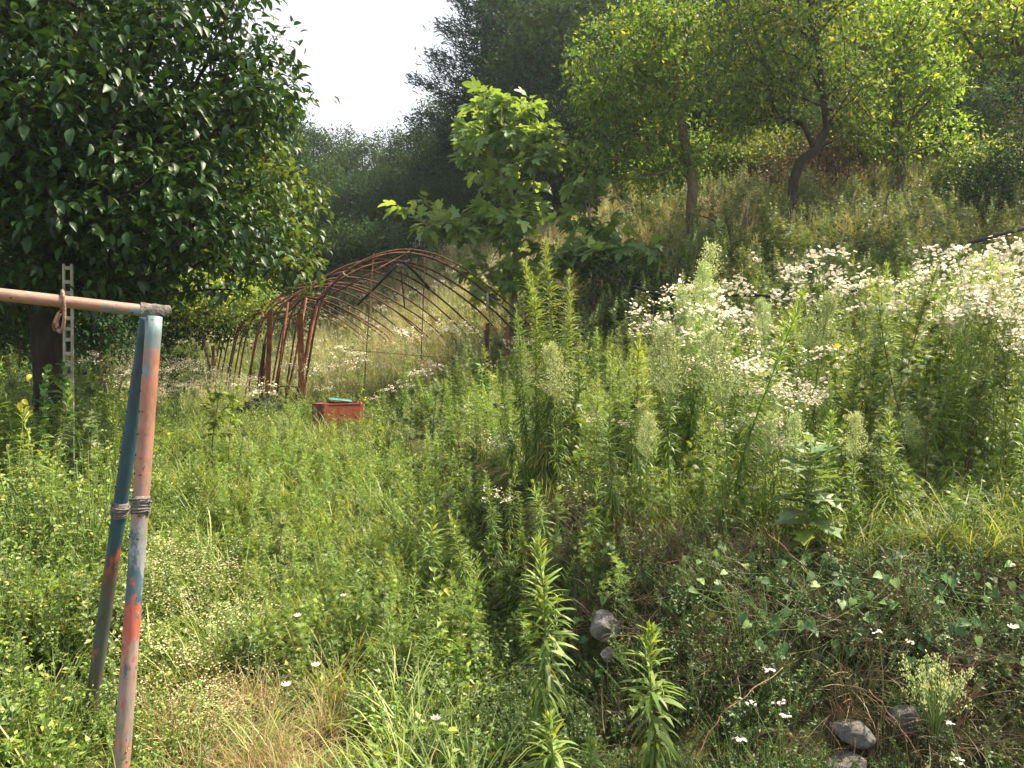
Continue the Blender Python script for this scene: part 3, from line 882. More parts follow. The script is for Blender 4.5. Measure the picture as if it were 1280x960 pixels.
    tree('orchard_tree', 'fruit tree with a dark crooked trunk that splits in two, centre of the slope', 'tree', L5, 22,
         tr(L5, [(990, 262, 13.4), (992, 225, 13.4), (1000, 203, 13.4), (1018, 188, 13.4), (1034, 160, 13.4), (1030, 125, 13.4), (1022, 60, 13.4), (1010, 10, 13.4)]),
         lobes_at(L5, [(950, 120, 13.3, .75, 1, .6), (1010, 60, 13.4, 1.1, 1.2, 1.0), (930, 30, 13.5, .9, 1, .8), (1070, 110, 13.4, .6, .8, .7), (1020, -40, 13.4, 1.2, 1.2, .8), (925, 150, 13.3, .5, .6, .35), (1080, 165, 13.5, .45, .6, .3)]),
         320, 38, Q, .092, .14, M_fruit, M_barkd, trunk_r=.082, droop=-.3, flat=.75, shell=.35, light=.5, nbranch=10)
    L6 = on_ground(P(1127, 270, 15.2)[0], 15.2)
    tree('orchard_tree', 'slim fruit tree at the top of the dry slope with a bare dark trunk', 'tree', L6, 23,
         tr(L6, [(1127, 240, 15.2), (1124, 190, 15.2), (1122, 120, 15.2), (1120, 50, 15.2)]),
         lobes_at(L6, [(1130, 110, 15.2, .95, 1, .9), (1165, 110, 15.0, .45, .5, .4), (1100, 30, 15.2, 1.0, 1.2, .9), (1120, 190, 15, .6, .6, .45), (1150, 40, 15.2, .7, .7, .6), (1180, 170, 15.1, .55, .6, .35), (1085, 160, 15.4, .6, .6, .4)]),
         270, 38, Q, .10, .14, M_bright, M_bark, trunk_r=.1, droop=-.3, flat=.75, shell=.35, light=.6)
    L7 = on_ground(P(1340, 300, 12)[0], 12.0)
    tree('orchard_tree', 'broad-leaved tree reaching in with bright leaves at the upper right corner', 'tree', L7, 24,
         tr(L7, [(1335, 250, 12), (1325, 180, 12), (1310, 110, 12), (1300, 40, 12)]),
         lobes_at(L7, [(1200, 55, 12.2, .4, .5, .3), (1240, 25, 12, .65, .7, .45), (1280, 60, 12, .6, .6, .4), (1330, 20, 12, .9, .9, .8), (1215, 15, 12, .35, .4, .35)]),
         120, 30, O, .10, .17, M_bright, M_bark, trunk_r=.09, droop=-.35, flat=.6, shell=.3, light=.7)
    # shrubs
    def shrub(name, label, px, d, seed, lobes, n, per, L, cr, mat, tpl=Q, bark=M_bark, cat='shrub', pl=0):
        loc = on_ground((px - CX) / F * d, d)
        zb = .2
        tree(name, label, cat, loc, seed, [(0, 0, 0), (.02, 0, .15), (0, .03, .35), (.03, 0, .6)], lobes_at(loc, lobes), n, per, tpl, L, cr, mat, bark,
             trunk_r=.03, shell=.35, droop=-.1, flat=.8, light=.5, nbranch=5, minr=.004)
    shrub('red_leaved_shrub', 'thin red-leaved shrub behind the crooked fruit tree', 1030, 15.5, 31,
          [(1015, 215, 15.5, .75, .6, .6), (1055, 160, 15.6, .7, .6, .55), (960, 225, 15.4, .45, .5, .25), (1060, 205, 15.5, .4, .5, .4)], 140, 30, .065, .17, M_red, bark=M_barkd)
    shrub('green_shrub', 'dark rounded shrub at the right edge of the dry slope', 1245, 13.5, 32,
          [(1235, 240, 13.5, .7, .7, .6), (1270, 200, 13.5, .7, .7, .6), (1210, 270, 13.3, .5, .5, .3)], 150, 40, .07, .18, M_forest)
    for lb, px, d, sd_, lo, mt_ in (('bright bushy growth between the two nearest fruit trees', 925, 17.5, 51, [(915, 205, 17.5, .9, .7, .5), (960, 195, 17.8, .9, .7, .5)], M_fruit),
                                    ('bright bushy growth behind the short forked tree', 850, 17, 52, [(835, 225, 17, .9, .7, .45), (875, 205, 17.2, .8, .7, .6)], M_fruit),
                                    ('shadowy bush between the crooked and the slim fruit tree', 1075, 18, 53, [(1060, 160, 18, 1.2, .8, .8), (1100, 185, 17.6, .8, .7, .5)], M_forest),
                                    ('dark bush right of the slim fruit tree', 1185, 17.5, 54, [(1180, 150, 17.6, 1.1, .9, .8), (1235, 150, 17.4, 1.2, .9, .8)], M_forest),
                                    ('bush with lighter leaves at the right end of the dry slope', 1215, 15, 55, [(1225, 215, 15, .6, .6, .5), (1195, 235, 15, .4, .5, .3)], M_shrub)):
        shrub('green_shrub', lb, px, d, sd_, lo, 170, 44, .095, .17, mt_)
    shrub('green_shrub', 'yellowish small-leaved shrub between the dark tree and the hoop frame', 262, 15, 33,
          [(250, 375, 15, .9, .7, .5), (300, 375, 14.6, .55, .5, .4), (215, 370, 15.2, .6, .6, .6), (255, 350, 15.2, .6, .5, .3)], 210, 45, .07, .17, M_shrub)
    for lb, px, d, sd_, lo in (('added dark thicket for the deep shade behind the big trunk, at the left edge', 20, 12.5, 41, [(10, 380, 12.5, 1.0, .7, .8), (-50, 380, 12.5, .9, .7, .9)]),
                               ('added dark thicket for the deep shade just right of the big trunk', 125, 12.8, 42, [(110, 385, 12.8, .9, .7, .75), (75, 360, 12.9, .9, .7, .8)]),
                               ('added dark low thicket for the shade under the yellowish shrub', 215, 15.5, 43, [(185, 372, 15.0, .9, .7, .75), (240, 398, 15.6, 1.0, .6, .4), (285, 398, 16, .8, .6, .35)])):
        shrub('green_shrub', lb, px, d, sd_, lo, 200, 46, .085, .2, M_forest)  # dark foliage added to stand for the deep shade of the wood
    shrub('green_shrub', 'dark feathery shrub low in front of the wooded hillside', 460, 23, 34,
          [(455, 300, 23, 1.1, .8, .55), (420, 315, 23, 1.0, .8, .5)], 110, 60, .11, .22, M_forest)
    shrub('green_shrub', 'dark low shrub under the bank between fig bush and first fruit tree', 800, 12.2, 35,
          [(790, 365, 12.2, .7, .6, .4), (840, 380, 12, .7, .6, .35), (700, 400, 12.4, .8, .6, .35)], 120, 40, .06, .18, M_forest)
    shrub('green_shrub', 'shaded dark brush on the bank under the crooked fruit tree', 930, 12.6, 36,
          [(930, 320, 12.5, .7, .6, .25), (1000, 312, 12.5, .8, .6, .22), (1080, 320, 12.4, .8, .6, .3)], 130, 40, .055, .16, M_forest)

def forest():
    Q = tpl_quad(.7, .08, .15)
    protos = []
    for k, (H, lob) in enumerate([
        (9, [(0, 0, 6.3, 2.3, 2.3, 2.2), (1.3, .4, 4.8, 1.6, 1.6, 1.5), (-1.4, -.3, 4.6, 1.7, 1.6, 1.5), (.2, -.9, 3.2, 2.0, 1.5, 1.3), (.3, 0, 8.1, 1.2, 1.2, 1.0)]),
        (10, [(0, 0, 7.3, 1.7, 1.7, 2.3), (.9, -.5, 5.2, 1.8, 1.5, 1.5), (-1.2, .3, 5.0, 1.5, 1.5, 1.8), (0, -.6, 3.0, 1.9, 1.5, 1.3)]),
        (7, [(0, 0, 4.3, 2.4, 2.2, 1.8), (1.6, 0, 3.0, 1.5, 1.4, 1.3), (-1.5, -.4, 2.8, 1.6, 1.4, 1.4), (.2, -.6, 1.8, 2.0, 1.4, 1.0), (.5, .2, 5.8, 1.1, 1.1, .8)])]):
        t = tree('broadleaf_tree', 'x', 'tree', (0, 0, 0), 50 + k, [(0, 0, 0), (.1, 0, H * .15), (0, .1, H * .35), (.1, 0, H * .6), (0, 0, H * .85)], lob, 230, 48, Q, .19, .34,
                 M_forest, M_barkd, trunk_r=.16, shell=.5, flat=.7, step=.6, nbranch=4, minr=.02, light=0)
        protos.append(t)
    # conifer
    r = rs(60)
    root = empty('pine_tree'); tag(root, 'x', 'tree')
    H = 13
    Geo().tube(np.array([(0, 0, -.2), (.1, 0, 5), (0, .1, 9), (0, 0, H)]), [.2, .15, .09, .02], 8).build('trunk', M_barkd, root)
    lf = Geo(); br = Geo()
    for k in range(85):
        z = 2.5 + (H - 2.7) * (k / 85) ** .9; ln = 2.9 * (1 - (z / H) ** 2.2) * r.uniform(.7, 1.1) + .25; a = k * G_ANG + r.randn() * .3
        dv = np.array([math.cos(a), math.sin(a), .18])
        pts = np.array([(0, 0, z), dv * ln * .5 + (0, 0, z - .05), dv * ln + (0, 0, z + .12 * ln)])
        br.tube(pts, [.035, .02, .008], 4, cap=False)
        m = int(150 * ln)
        t = r.uniform(.25, 1.03, m)
        q = along(pts, np.clip(t, 0, 1)) + r.randn(m, 3) * (.22, .22, .12)
        lf.leaves(tpl_ribbon(.2, .05, 2), q, nrm(dv + r.randn(m, 3) * .6 + (0, 0, .35)), up_n(m) + r.randn(m, 3), r.uniform(.16, .3, m), np.clip(.4 + r.randn(m) * .2, 0, 1))
    br.build('branches', M_barkd, root); lf.build('crown', M_pine, root)
    pine = root
    spots = []
    rr = rs(8)
    # (px, depth, top py, which)
    right = [(650, 27, -40, 1), (700, 24, -30, 0), (760, 29, -80, 1), (830, 25, -40, 0), (900, 23, -50, 1), (960, 27, -90, 0), (1030, 24, -60, 1), (1100, 22.5, -60, 0),
             (1170, 21, -60, 1), (1240, 20, -50, 0), (1310, 21, -60, 1), (720, 33, -120, 0), (870, 33, -150, 1), (1000, 33, -160, 0), (1140, 32, -160, 1), (1270, 30, -160, 0),
             (690, 22, 120, 2), (770, 21.5, 60, 2), (880, 21, 60, 2), (980, 20.5, 50, 2), (1080, 19.5, 60, 2), (1200, 18.5, 60, 2), (1290, 18, 80, 2), (630, 24, 150, 2), (600, 30, 110, 0)]
    left = [(395, 44, 150, 0), (430, 48, 158, 1), (455, 43, 165, 0), (490, 46, 160, 1), (520, 42, 150, 0), (548, 40, 122, 1), (575, 37, 105, 0), (360, 46, 130, 1), (410, 38, 195, 2), (440, 36, 215, 2),
            (480, 37, 200, 0), (515, 35, 190, 2), (550, 33, 165, 2), (580, 30, 150, 2), (375, 32, 190, 0), (345, 30, 120, 1), (310, 34, 130, 0), (420, 29, 255, 2), (470, 30, 250, 2), (520, 29, 235, 2), (560, 27, 230, 2), (600, 25, 215, 2),
            (390, 26, 270, 2), (330, 27, 200, 1), (290, 25, 170, 0), (250, 26, 150, 1), (200, 25, 140, 0), (150, 24, 150, 1), (100, 23, 160, 0), (40, 22, 150, 1), (-20, 22, 140, 0),
            (215, 19, 330, 2), (165, 18.5, 330, 2), (110, 18, 320, 2), (60, 17.5, 310, 2), (10, 17, 310, 2), (-40, 17, 300, 2), (240, 21, 310, 2), (300, 22, 300, 2), (345, 23, 290, 2)]
    first = [True] * 3
    base_h = [9.3, 9.6, 6.8]
    for side, L_ in (('right', right), ('left', left)):
        for (px, d, top, k) in L_:
            x = (px - CX) / F * d; z = gz(x, d)
            zt = P(px, top, d)[2]
            s = max(.35, (zt - z) / base_h[k])
            o = protos[k]
            if first[k]: first[k] = False; c = o; c.location = (x, d, z); c.rotation_euler = (0, 0, rr.uniform(0, 6.28)); c.scale = (s,) * 3
            else: c = copy_tree(o, (x, d, z), rr.uniform(0, 6.28), s)
            if s > 1.0: c.scale = (min(s, 1.15), min(s, 1.15), s)
            far = 'skyline' if d > 37 else ('middle-row' if d > 28.5 else 'front-row')
            if side == 'right':
                row = 'far' if d > 30 else ('tall dark' if d > 22.4 else 'low dark')
                nb = int(np.searchsorted([655, 710, 780, 850, 920, 990, 1060, 1120, 1190, 1260], px))
                wh = ['beside the pine at the edge of the sky', 'above the right side of the fig', 'between the fig and the short forked tree', 'above the left side of the short forked tree', 'right behind the short forked tree',
                      'between the two nearest fruit trees', 'right behind the crooked fruit tree', 'between the crooked and the slim fruit tree', 'behind the slim fruit tree', 'right of the slim fruit tree', 'at the upper right corner'][nb]
                c['label'] = row + ' woodland tree ' + wh
                c['group'] = 'woodland trees behind the orchard'
            elif px > 355:
                nb = int(np.searchsorted([400, 445, 485, 525, 565], px))
                wh = ['touching the big dark crown', 'under the left half of the sky gap', 'under the middle of the sky gap', 'left of the fig crown', 'above the left arm of the fig', 'under the pine'][nb]
                c['label'] = 'hazy ' + far + ' tree on the wooded hillside ' + wh; c['group'] = 'trees on the far hillside'
            else:
                nb = int(np.searchsorted([25, 90, 160, 230, 300], px))
                wh = ['at the left edge', 'left of the big trunk', 'right of the big trunk', 'behind the pipe joint', 'behind the yellowish shrub', 'behind the left hoops'][nb]
                c['label'] = ('shaded low' if d < 23.5 and top > 280 else 'shaded tall') + ' tree in the dark wood ' + wh; c['group'] = 'trees behind the persimmon'
            if 0:
                c['label'] = 'dark woodland tree behind the orchard at the top right' if d > 22.4 else 'low dark tree at the foot of the wood behind the orchard'
                c['group'] = 'woodland trees behind the orchard'
    for i, (px, d, top) in enumerate([(605, 29, -130), (665, 31, -160)]):
        x = (px - CX) / F * d; z = gz(x, d); s = (P(px, top, d)[2] - z) / 13
        if i == 0: c = pine; c.location = (x, d, z); c.scale = (s,) * 3
        else: c = copy_tree(pine, (x, d, z), 1.3, s)
        c['label'] = ['tall bluish pine at the edge of the white sky', 'second pine, just right of the one against the sky'][i]
        c['group'] = 'pines above the fig tree'

# ------------------------------------------------------------------ built things
def catmull(pts, m=6):
    pts = np.asarray(pts, float); Q = np.vstack([2 * pts[0] - pts[1], pts, 2 * pts[-1] - pts[-2]]); out = []
    for i in range(1, len(Q) - 2):
        for k in range(m):
            t = k / m
            a, b, c, d = Q[i - 1], Q[i], Q[i + 1], Q[i + 2]
            out.append(.5 * ((2 * b) + (c - a) * t + (2 * a - 5 * b + 4 * c - d) * t * t + (3 * b - a - 3 * c + d) * t ** 3))
    out.append(pts[-1])
    return np.array(out)

def pipe_frame():
    top = P(196, 392, 2.85)
    pink = (.26, .125, .08); grey = (.22, .185, .155); red = (.40, .10, .065); blu = (.06, .11, .135); pale = (.15, .22, .22)
    LR, LB = 1.72, 1.62
    m_red = pipe_mat('worn_paint_pipe', [(0, pale), (.06, pale), (.10, (.36, .14, .08)), (.18, pink), (.30, (.32, .16, .11)), (.41, grey), (.47, (.22, .24, .25)), (.50, blu), (.565, blu), (.58, red), (.70, red), (.74, (.30, .21, .18)), (.86, grey), (.92, (.40, .16, .12)), (1, grey)],
                     LR, [(blu, 8, (1, 1, .35), .60), (red, 13, (1, 1, .4), .58), ((.28, .24, .22), 16, (1, 1, .3), .60), ((.60, .52, .40), 14, (1, 1, .6), .70)], base_noise=.13)
    m_blue = pipe_mat('blue_paint_pipe', [(0, (.02, .045, .055)), (.30, (.022, .065, .085)), (.56, (.02, .06, .085)), (.575, (.30, .07, .04)), (.61, (.12, .06, .04)), (.65, (.07, .065, .05)), (.8, (.06, .075, .07)), (1, (.10, .07, .045))],
                      LB, [((.05, .045, .04), 9, (1, 1, .4), .58), ((.26, .09, .05), 16, (1, 1, .4), .66), ((.5, .45, .3), 13, (1, 1, .6), .74)], base_noise=.08)
    m_bar = pipe_mat('faded_bar_paint', [(0, (.30, .16, .11)), (.25, (.32, .16, .11)), (.5, (.30, .15, .10)), (.62, (.13, .19, .19)), (.7, (.30, .16, .11)), (.85, (.27, .18, .13)), (1, (.15, .19, .18))],
                     1.0, [((.16, .25, .26), 8, (1, 1, .4), .52), ((.40, .15, .09), 16, (1, 1, .5), .62)], base_noise=.25)
    m_coil = noise_mat('grey_wire', [(.3, (.06, .05, .045)), (.7, (.20, .18, .16))], 30, .6, .4, .4)
    root = empty('pipe_frame', (float(top[0]), 2.85, gz(top[0], 2.85)))
    tag(root, 'old painted pipe frame of two legs and a top bar, at the left foreground', 'pipe frame')
    o = np.array(root.location)
    def leg(pa, pb, rad, mat, lab, coilpx, seed):
        a, b = np.array(pa), np.array(pb)
        n = 26; t = np.linspace(0, 1, n)[:, None]
        pts = a + (b - a) * t - o
        d = nrm((b - a)[None])[0]
        # local frame: mesh along Z so the paint stretches along the pipe
        ob = Geo().tube(np.stack([np.zeros(n), np.zeros(n), t[:, 0] * np.linalg.norm(b - a)], -1), rad * (1 + .015 * np.sin(np.arange(n) * 1.7 + seed)), 20).build('leg', mat, root)
        q = Vector(d).to_track_quat('Z', 'Y')
        ob.location = Vector(pts[0]); ob.rotation_mode = 'QUATERNION'; ob.rotation_quaternion = q
        ob['label'] = lab
        Ln = np.linalg.norm(b - a)
        # dark screw dots along the pipe's left flank
        inv = q.inverted()
        lv = inv @ Vector((-.75, -.66, 0)); ang = math.atan2(lv.y, lv.x)
        for k in range(9):
            z = Ln * (.12 + .042 * k + .004 * math.sin(k * 5))
            p = np.array([math.cos(ang) * rad, math.sin(ang) * rad, z]); dn = np.array([math.cos(ang), math.sin(ang), 0])
            Geo().tube(np.array([p - dn * .003, p + dn * .0025]), .0035, 7).build('screw', M_dark, ob)
        # wound wire collar
        g = Geo()
        zc = Ln * coilpx
        for k in range(5):
            th = np.linspace(0, 2 * PI, 25)
            rr = rad + .004 + (.004 if k == 4 else 0)
            pts_ = np.stack([np.cos(th) * rr, np.sin(th) * rr, zc + k * -.0100 + .003 * np.sin(th + k) + .002 * th + 0 * th], -1)
            g.tube(pts_, .0036 + .0006 * math.sin(k * 2.3), 6, cap=False)
        g.tube(np.array([(0, 0, zc - .05), (0, 0, zc + .012)]), rad + .0022, 20)
        g.build('wire_collar', m_coil, ob)
        return ob
    # red leg (nearer), blue leg (behind)
    ra, rb = P(193, 396, 2.84), P(148, 1010, 2.62)
    ba, bb = P(184, 398, 2.95), P(106, 940, 3.12)
    leg(ra, rb, .0275, m_red, 'pinkish worn leg with red primer patches', .405, 1)
    leg(ba, bb, .026, m_blue, 'dark blue leg, shaded and rusty low down', .43, 2)
    # top bar
    a, b = P(-90, 358, 2.45), P(200, 390.5, 2.865)
    Ln = np.linalg.norm(b - a); n = 20
    ob = Geo().tube(np.stack([np.zeros(n), np.zeros(n), np.linspace(0, Ln, n)], -1), .021, 20).build('top_bar', m_bar, root)
    ob.location = Vector(a - o); ob.rotation_mode = 'QUATERNION'; ob.rotation_quaternion = Vector(b - a).to_track_quat('Z', 'Y')
    # bent saddle plate over the joint
    g = Geo(); ax = nrm((b - a)[None])[0]; side = nrm(np.cross(ax, (0, 0, 1.))[None])[0]; up = np.cross(side, ax)
    cs = P(193, 388.5, 2.855) - o
    ny, nx = 13, 9
    for off, flip in ((0, 1), (-.0035, -1)):
        V = []
        for i in range(nx):
            u = (i / (nx - 1) - .5) * .10
            for j in range(ny):
                th = (j / (ny - 1) - .5) * PI * 1.05
                R = .0285 + off + .0015 * math.sin(i * 1.9 + j)
                yy = math.sin(th) * R; zz = math.cos(th) * R
                if i > nx - 4: yy *= 1 + .10 * (i - nx + 4)
                zz -= .012 * math.sin(th) ** 2 * (i % 3 == 0)
                V.append(cs + ax * u + side * yy + up * (zz - .004))
        T = []
        for i in range(nx - 1):
            for j in range(ny - 1):
                p = i * ny + j; T += [(p, p + ny, p + ny + 1), (p, p + ny + 1, p + 1)]
        g.add(V, T)
    g.build('saddle_plate', noise_mat('plate_rust', [(.35, (.05, .045, .04)), (.55, (.16, .13, .11)), (.7, (.30, .30, .27))], 24, .7, .3, .4), root)
    # collapsing wire loop hung over the bar
    c = P(78, 375, 2.69)
    r_ = empty('wire_loop', tuple(c)); tag(r_, 'rusty loop of thick wire hooked over the top bar of the pipe frame', 'wire loop')
    pts = catmull([(-.022, .034, -.03), (-.018, .03, .012), (.0, 0, .030), (.020, -.03, .018), (.024, -.032, -.03), (.020, -.03, -.075), (.004, -.02, -.108), (-.014, -.008, -.10), (-.020, .0, -.07), (-.014, .006, -.045)], 6)
    Geo().tube(pts, .0055, 8).build('loop', noise_mat('loop_rust', [(.3, (.16, .09, .06)), (.7, (.36, .24, .17))], 30, .7, .3, .4), r_)
    pts = catmull([(-.022, .034, -.03), (-.032, .02, -.05), (-.034, .0, -.085), (-.022, -.01, -.105), (-.008, -.012, -.09)], 5)
    Geo().tube(pts, .0035, 6).build('hook_end', M_rust, r_)
    c2 = P(60, 372, 2.66)
    pts = catmull([(.006, -.02, .018), (.002, -.026, -.01), (-.008, -.024, -.04), (-.014, -.018, -.06)], 5)
    ob = Geo().tube(pts, .0012, 4).build('thin_wire', M_dark); ob.location = c2
    tag(ob, 'thin dark wire end hanging off the top bar beside the loop', 'wire')
pipe_frame()

def hoops():
    L0 = np.array([-2.96, 11.0]); ax = np.array([-.52, .854]); u = np.array([.868, .497])
    root = empty('hoop_greenhouse_frame', (L0[0], L0[1], gz(*L0)))
    tag(root, 'bare rusty frame of a collapsed tunnel greenhouse standing in the weeds', 'greenhouse frame')
    o = np.array(root.location)
    prof = [(0, .62), (.10, 1.3), (.33, 2.28), (.8, 2.75), (1.4, 2.97), (2.0, 2.93), (2.6, 2.66), (3.3, 2.17), (3.65, 1.8), (3.78, 1.35)]
    r = rs(5)
    shoulder = []; K = 16
    def hp(k, uu, z):
        b = L0 + ax * .44 * k + u * uu
        s = 1 - .011 * k
        zg = gz(*(L0 + ax * .44 * k))
        return np.array([b[0], b[1], zg + (z - .62) * s]) - o
    hooppts = []
    for k in range(K):
        s = 1 - .004 * k
        j = r.randn(2) * .03
        pts = [hp(k, a * s + (j[0] if 0 < i < 9 else 0), z + (j[1] if i > 1 else 0) - (.06 * math.sin(k * 1.3) if 2 < i < 7 else 0)) for i, (a, z) in enumerate(prof)]
        # feet reach the soil
        for e in (0, -1):
            w_ = pts[e] + o; pts[e] = np.array([w_[0], w_[1], gz(w_[0], w_[1]) - .05]) - o if e == 0 else pts[e]
        w_ = pts[-1] + o
        pts.append(np.array([w_[0] + .02, w_[1], gz(w_[0], w_[1]) - .05]) - o)
        cv = catmull(pts, 5)
        hooppts.append(cv)
        Geo().tube(cv, .017 if k < 2 else .0155, 6).build('hoop', M_rust, root)
        shoulder.append(pts[2])
    # outer twin rib of the front arch, tied by short struts
    off = np.array([-ax[0] * .18, -ax[1] * .18, .05])
    cv2 = hooppts[0][10:44] + off * np.linspace(0, 1, 34)[:, None] ** .3
    for i in range(6, 28, 3):
        Geo().tube(np.array([hooppts[0][10 + i], cv2[i]]), .006, 5).build('strut', M_rust, root)
    Geo().tube(cv2, .012, 6).build('outer_rib', M_rust, root)
    # sagging rail over the left shoulders
    sh = np.array([p + np.array([0, 0, .025 - .07 * math.sin(i * .5) * (i > 7)]) for i, p in enumerate(shoulder)])
    Geo().tube(catmull(sh, 3), .02, 6).build('shoulder_rail', M_rust, root)
    Geo().tube(catmull(sh[:7] + np.array([.05, .02, -.09]), 3), .014, 6).build('shoulder_rail', M_rust, root)
    Geo().tube(np.array([sh[0] + (.1, .05, .02), hooppts[0][22] + (0, 0, .03)]), .012, 6).build('brace', M_rust, root)
    # low rail along the left feet
    Geo().tube(np.array([hp(k, .06, 1.0) for k in range(0, 16, 2)]), .010, 5).build('side_rail', M_rust, root)
    # right-hand base rail
    Geo().tube(np.array([hp(k, 3.72, 1.42) for k in range(0, 6)]), .010, 5).build('side_rail', M_rust, root)
    # angle-iron posts
    def post(px, d, ytop, mat, wdt=.075, lean=0, dark=True):
        top = P(px, ytop, d); x = top[0]; z0 = gz(x, d) - .1
        g = Geo()
        h = top[2] - z0
        for (dx, dy, sx, sy) in ((0, 0, wdt, .007), (-wdt / 2 + .0035, wdt / 2 + .004, .007, wdt)):
            V = []
            for zz in (0, h * .33, h * .66, h):
                for a, b in ((-1, -1), (1, -1), (1, 1), (-1, 1)):
                    V.append((x + dx + a * sx / 2 + lean * zz / h + .004 * math.sin(zz * 7), d + dy + b * sy / 2, z0 + zz))
            T = []
            for i in range(3):
                for j in range(4):
                    k = (j + 1) % 4; p = i * 4
                    T += [(p + j, p + k, p + 4 + k), (p + j, p + 4 + k, p + 4 + j)]
            T += [(0, 2, 1), (0, 3, 2), (12, 13, 14), (12, 14, 15)]
            g.add(np.array(V) - o, T)
        g.build('post', mat, root, smooth_=False)
    post(376, 10.9, 392, M_rustr, .085, -.01)
    post(331, 11.6, 388, M_rustr, .075, .08)
    post(322, 11.9, 430, M_dark, .05, .1)
    post(266, 17.2, 432, M_rustr, .08)
    post(609, 12.4, 404, M_rust, .06)
    post(634, 12.45, 408, M_rustr, .06)
    post(661, 12.6, 402, M_rustr, .06)
    # leaning bars beside the left feet
    for a, b in (((396, 383, 11.1), (362, 500, 10.95)), ((383, 372, 11.2), (352, 505, 11.2)), ((360, 378, 11.5), (337, 495, 11.6))):
        p, q = P(*a), P(*b); q[2] = gz(q[0], q[1]) - .05
        Geo().tube(np.array([p, (p + q) / 2 + (.02, 0, 0), q]) - o, .017, 6).build('side_bar', M_rustr, root)
    # dark braces and hanging rods
    for a, b, rad, m in (((497, 331, 12.0), (447, 381, 12.6), .020, M_dark), ((505, 327, 12.0), (536, 360, 12.6), .022, M_dark), ((501, 338, 12.1), (506, 386, 12.3), .012, M_rust),
                         ((467, 316, 11.7), (455, 486, 11.6), .007, M_rust), ((531, 320, 12.0), (526, 455, 11.9), .008, M_rust), ((609, 366, 12.2), (609, 388, 12.2), .022, M_conc),
                         ((430, 437, 12.2), (640, 452, 12.6), .004, M_rust), ((590, 357, 12.1), (676, 415, 12.8), .006, M_conc)):
        p, q = P(*a), P(*b)
        Geo().tube(np.array([p, (p + q) / 2 + r.randn(3) * .01, q]) - o, rad, 6).build('brace' if m is M_dark else 'rod', m, root)
hoops()

def rock(name, label, pos, size, seed, flat=.7):
    r = rs(seed)
    import bmesh
    bm = bmesh.new(); bmesh.ops.create_icosphere(bm, subdivisions=3, radius=1)
    V = np.array([v.co[:] for v in bm.verts]); T = np.array([[v.index for v in f.verts] for f in bm.faces]); bm.free()
    for _ in range(7):
        n = nrm(r.randn(1, 3))[0]; dcut = r.uniform(.55, .85)
        s = V @ n; V = V - np.outer(np.clip(s - dcut, 0, None), n)
    V = V + nrm(V) * (np.sin(V @ r.randn(3) * 6)[:, None] * .03 + r.randn(len(V), 1) * .012)
    V = V * np.array([1, .85, flat]) * size
    g = Geo(); g.add(V, T)
    ob = g.build(name, M_rock, smooth_=False); ob.location = pos; ob.rotation_euler = (r.randn() * .2, r.randn() * .2, r.uniform(0, 6))
    tag(ob, label, 'rock')
    return ob
def rocks():
    def at(px, py, d, out=.05):
        for dd in np.arange(2.3, 6, .01):                 # where the sight line meets the bank
            p = P(px, py, dd)
            if p[2] < gz(p[0], dd): break
        return (p[0], dd - out, p[2] + .02)
    rock('rock', 'pale grey rock jutting from the bank, right of the tall central horseweed', at(753, 777, 3.62, .11), .085, 1, .85)
    rock('rock', 'small grey stone just below the pale rock in the bank', at(757, 815, 3.5, .08), .045, 2)
    rock('rock', 'flat grey wall stone low in the bank behind the thin white-flowered stalks', at(1062, 918, 3.12, .02), .10, 3, .55)
    rock('rock', 'lowest wall stone at the bottom edge, under the flat grey one', at(1058, 960, 3.0, .02), .09, 4, .5)
    rock('rock', 'stone half hidden beside the budding plant at lower right', at(1130, 905, 3.15, 0), .08, 7, .6)
    rock('rock', 'pinkish stone in the dry grass right of the pipe legs at the bottom edge', (P(262, 956, 2.98)[0], 2.98, gz(P(262, 956, 2.98)[0], 2.98) + .02), .07, 5, .6)
    rock('rock', 'grey stone in the weeds at the left edge, upper of two', at(14, 742, 4.4), .1, 6)
    rock('rock', 'grey stone in the weeds at the left edge, lower of two', at(26, 772, 4.25), .075, 8)
rocks()

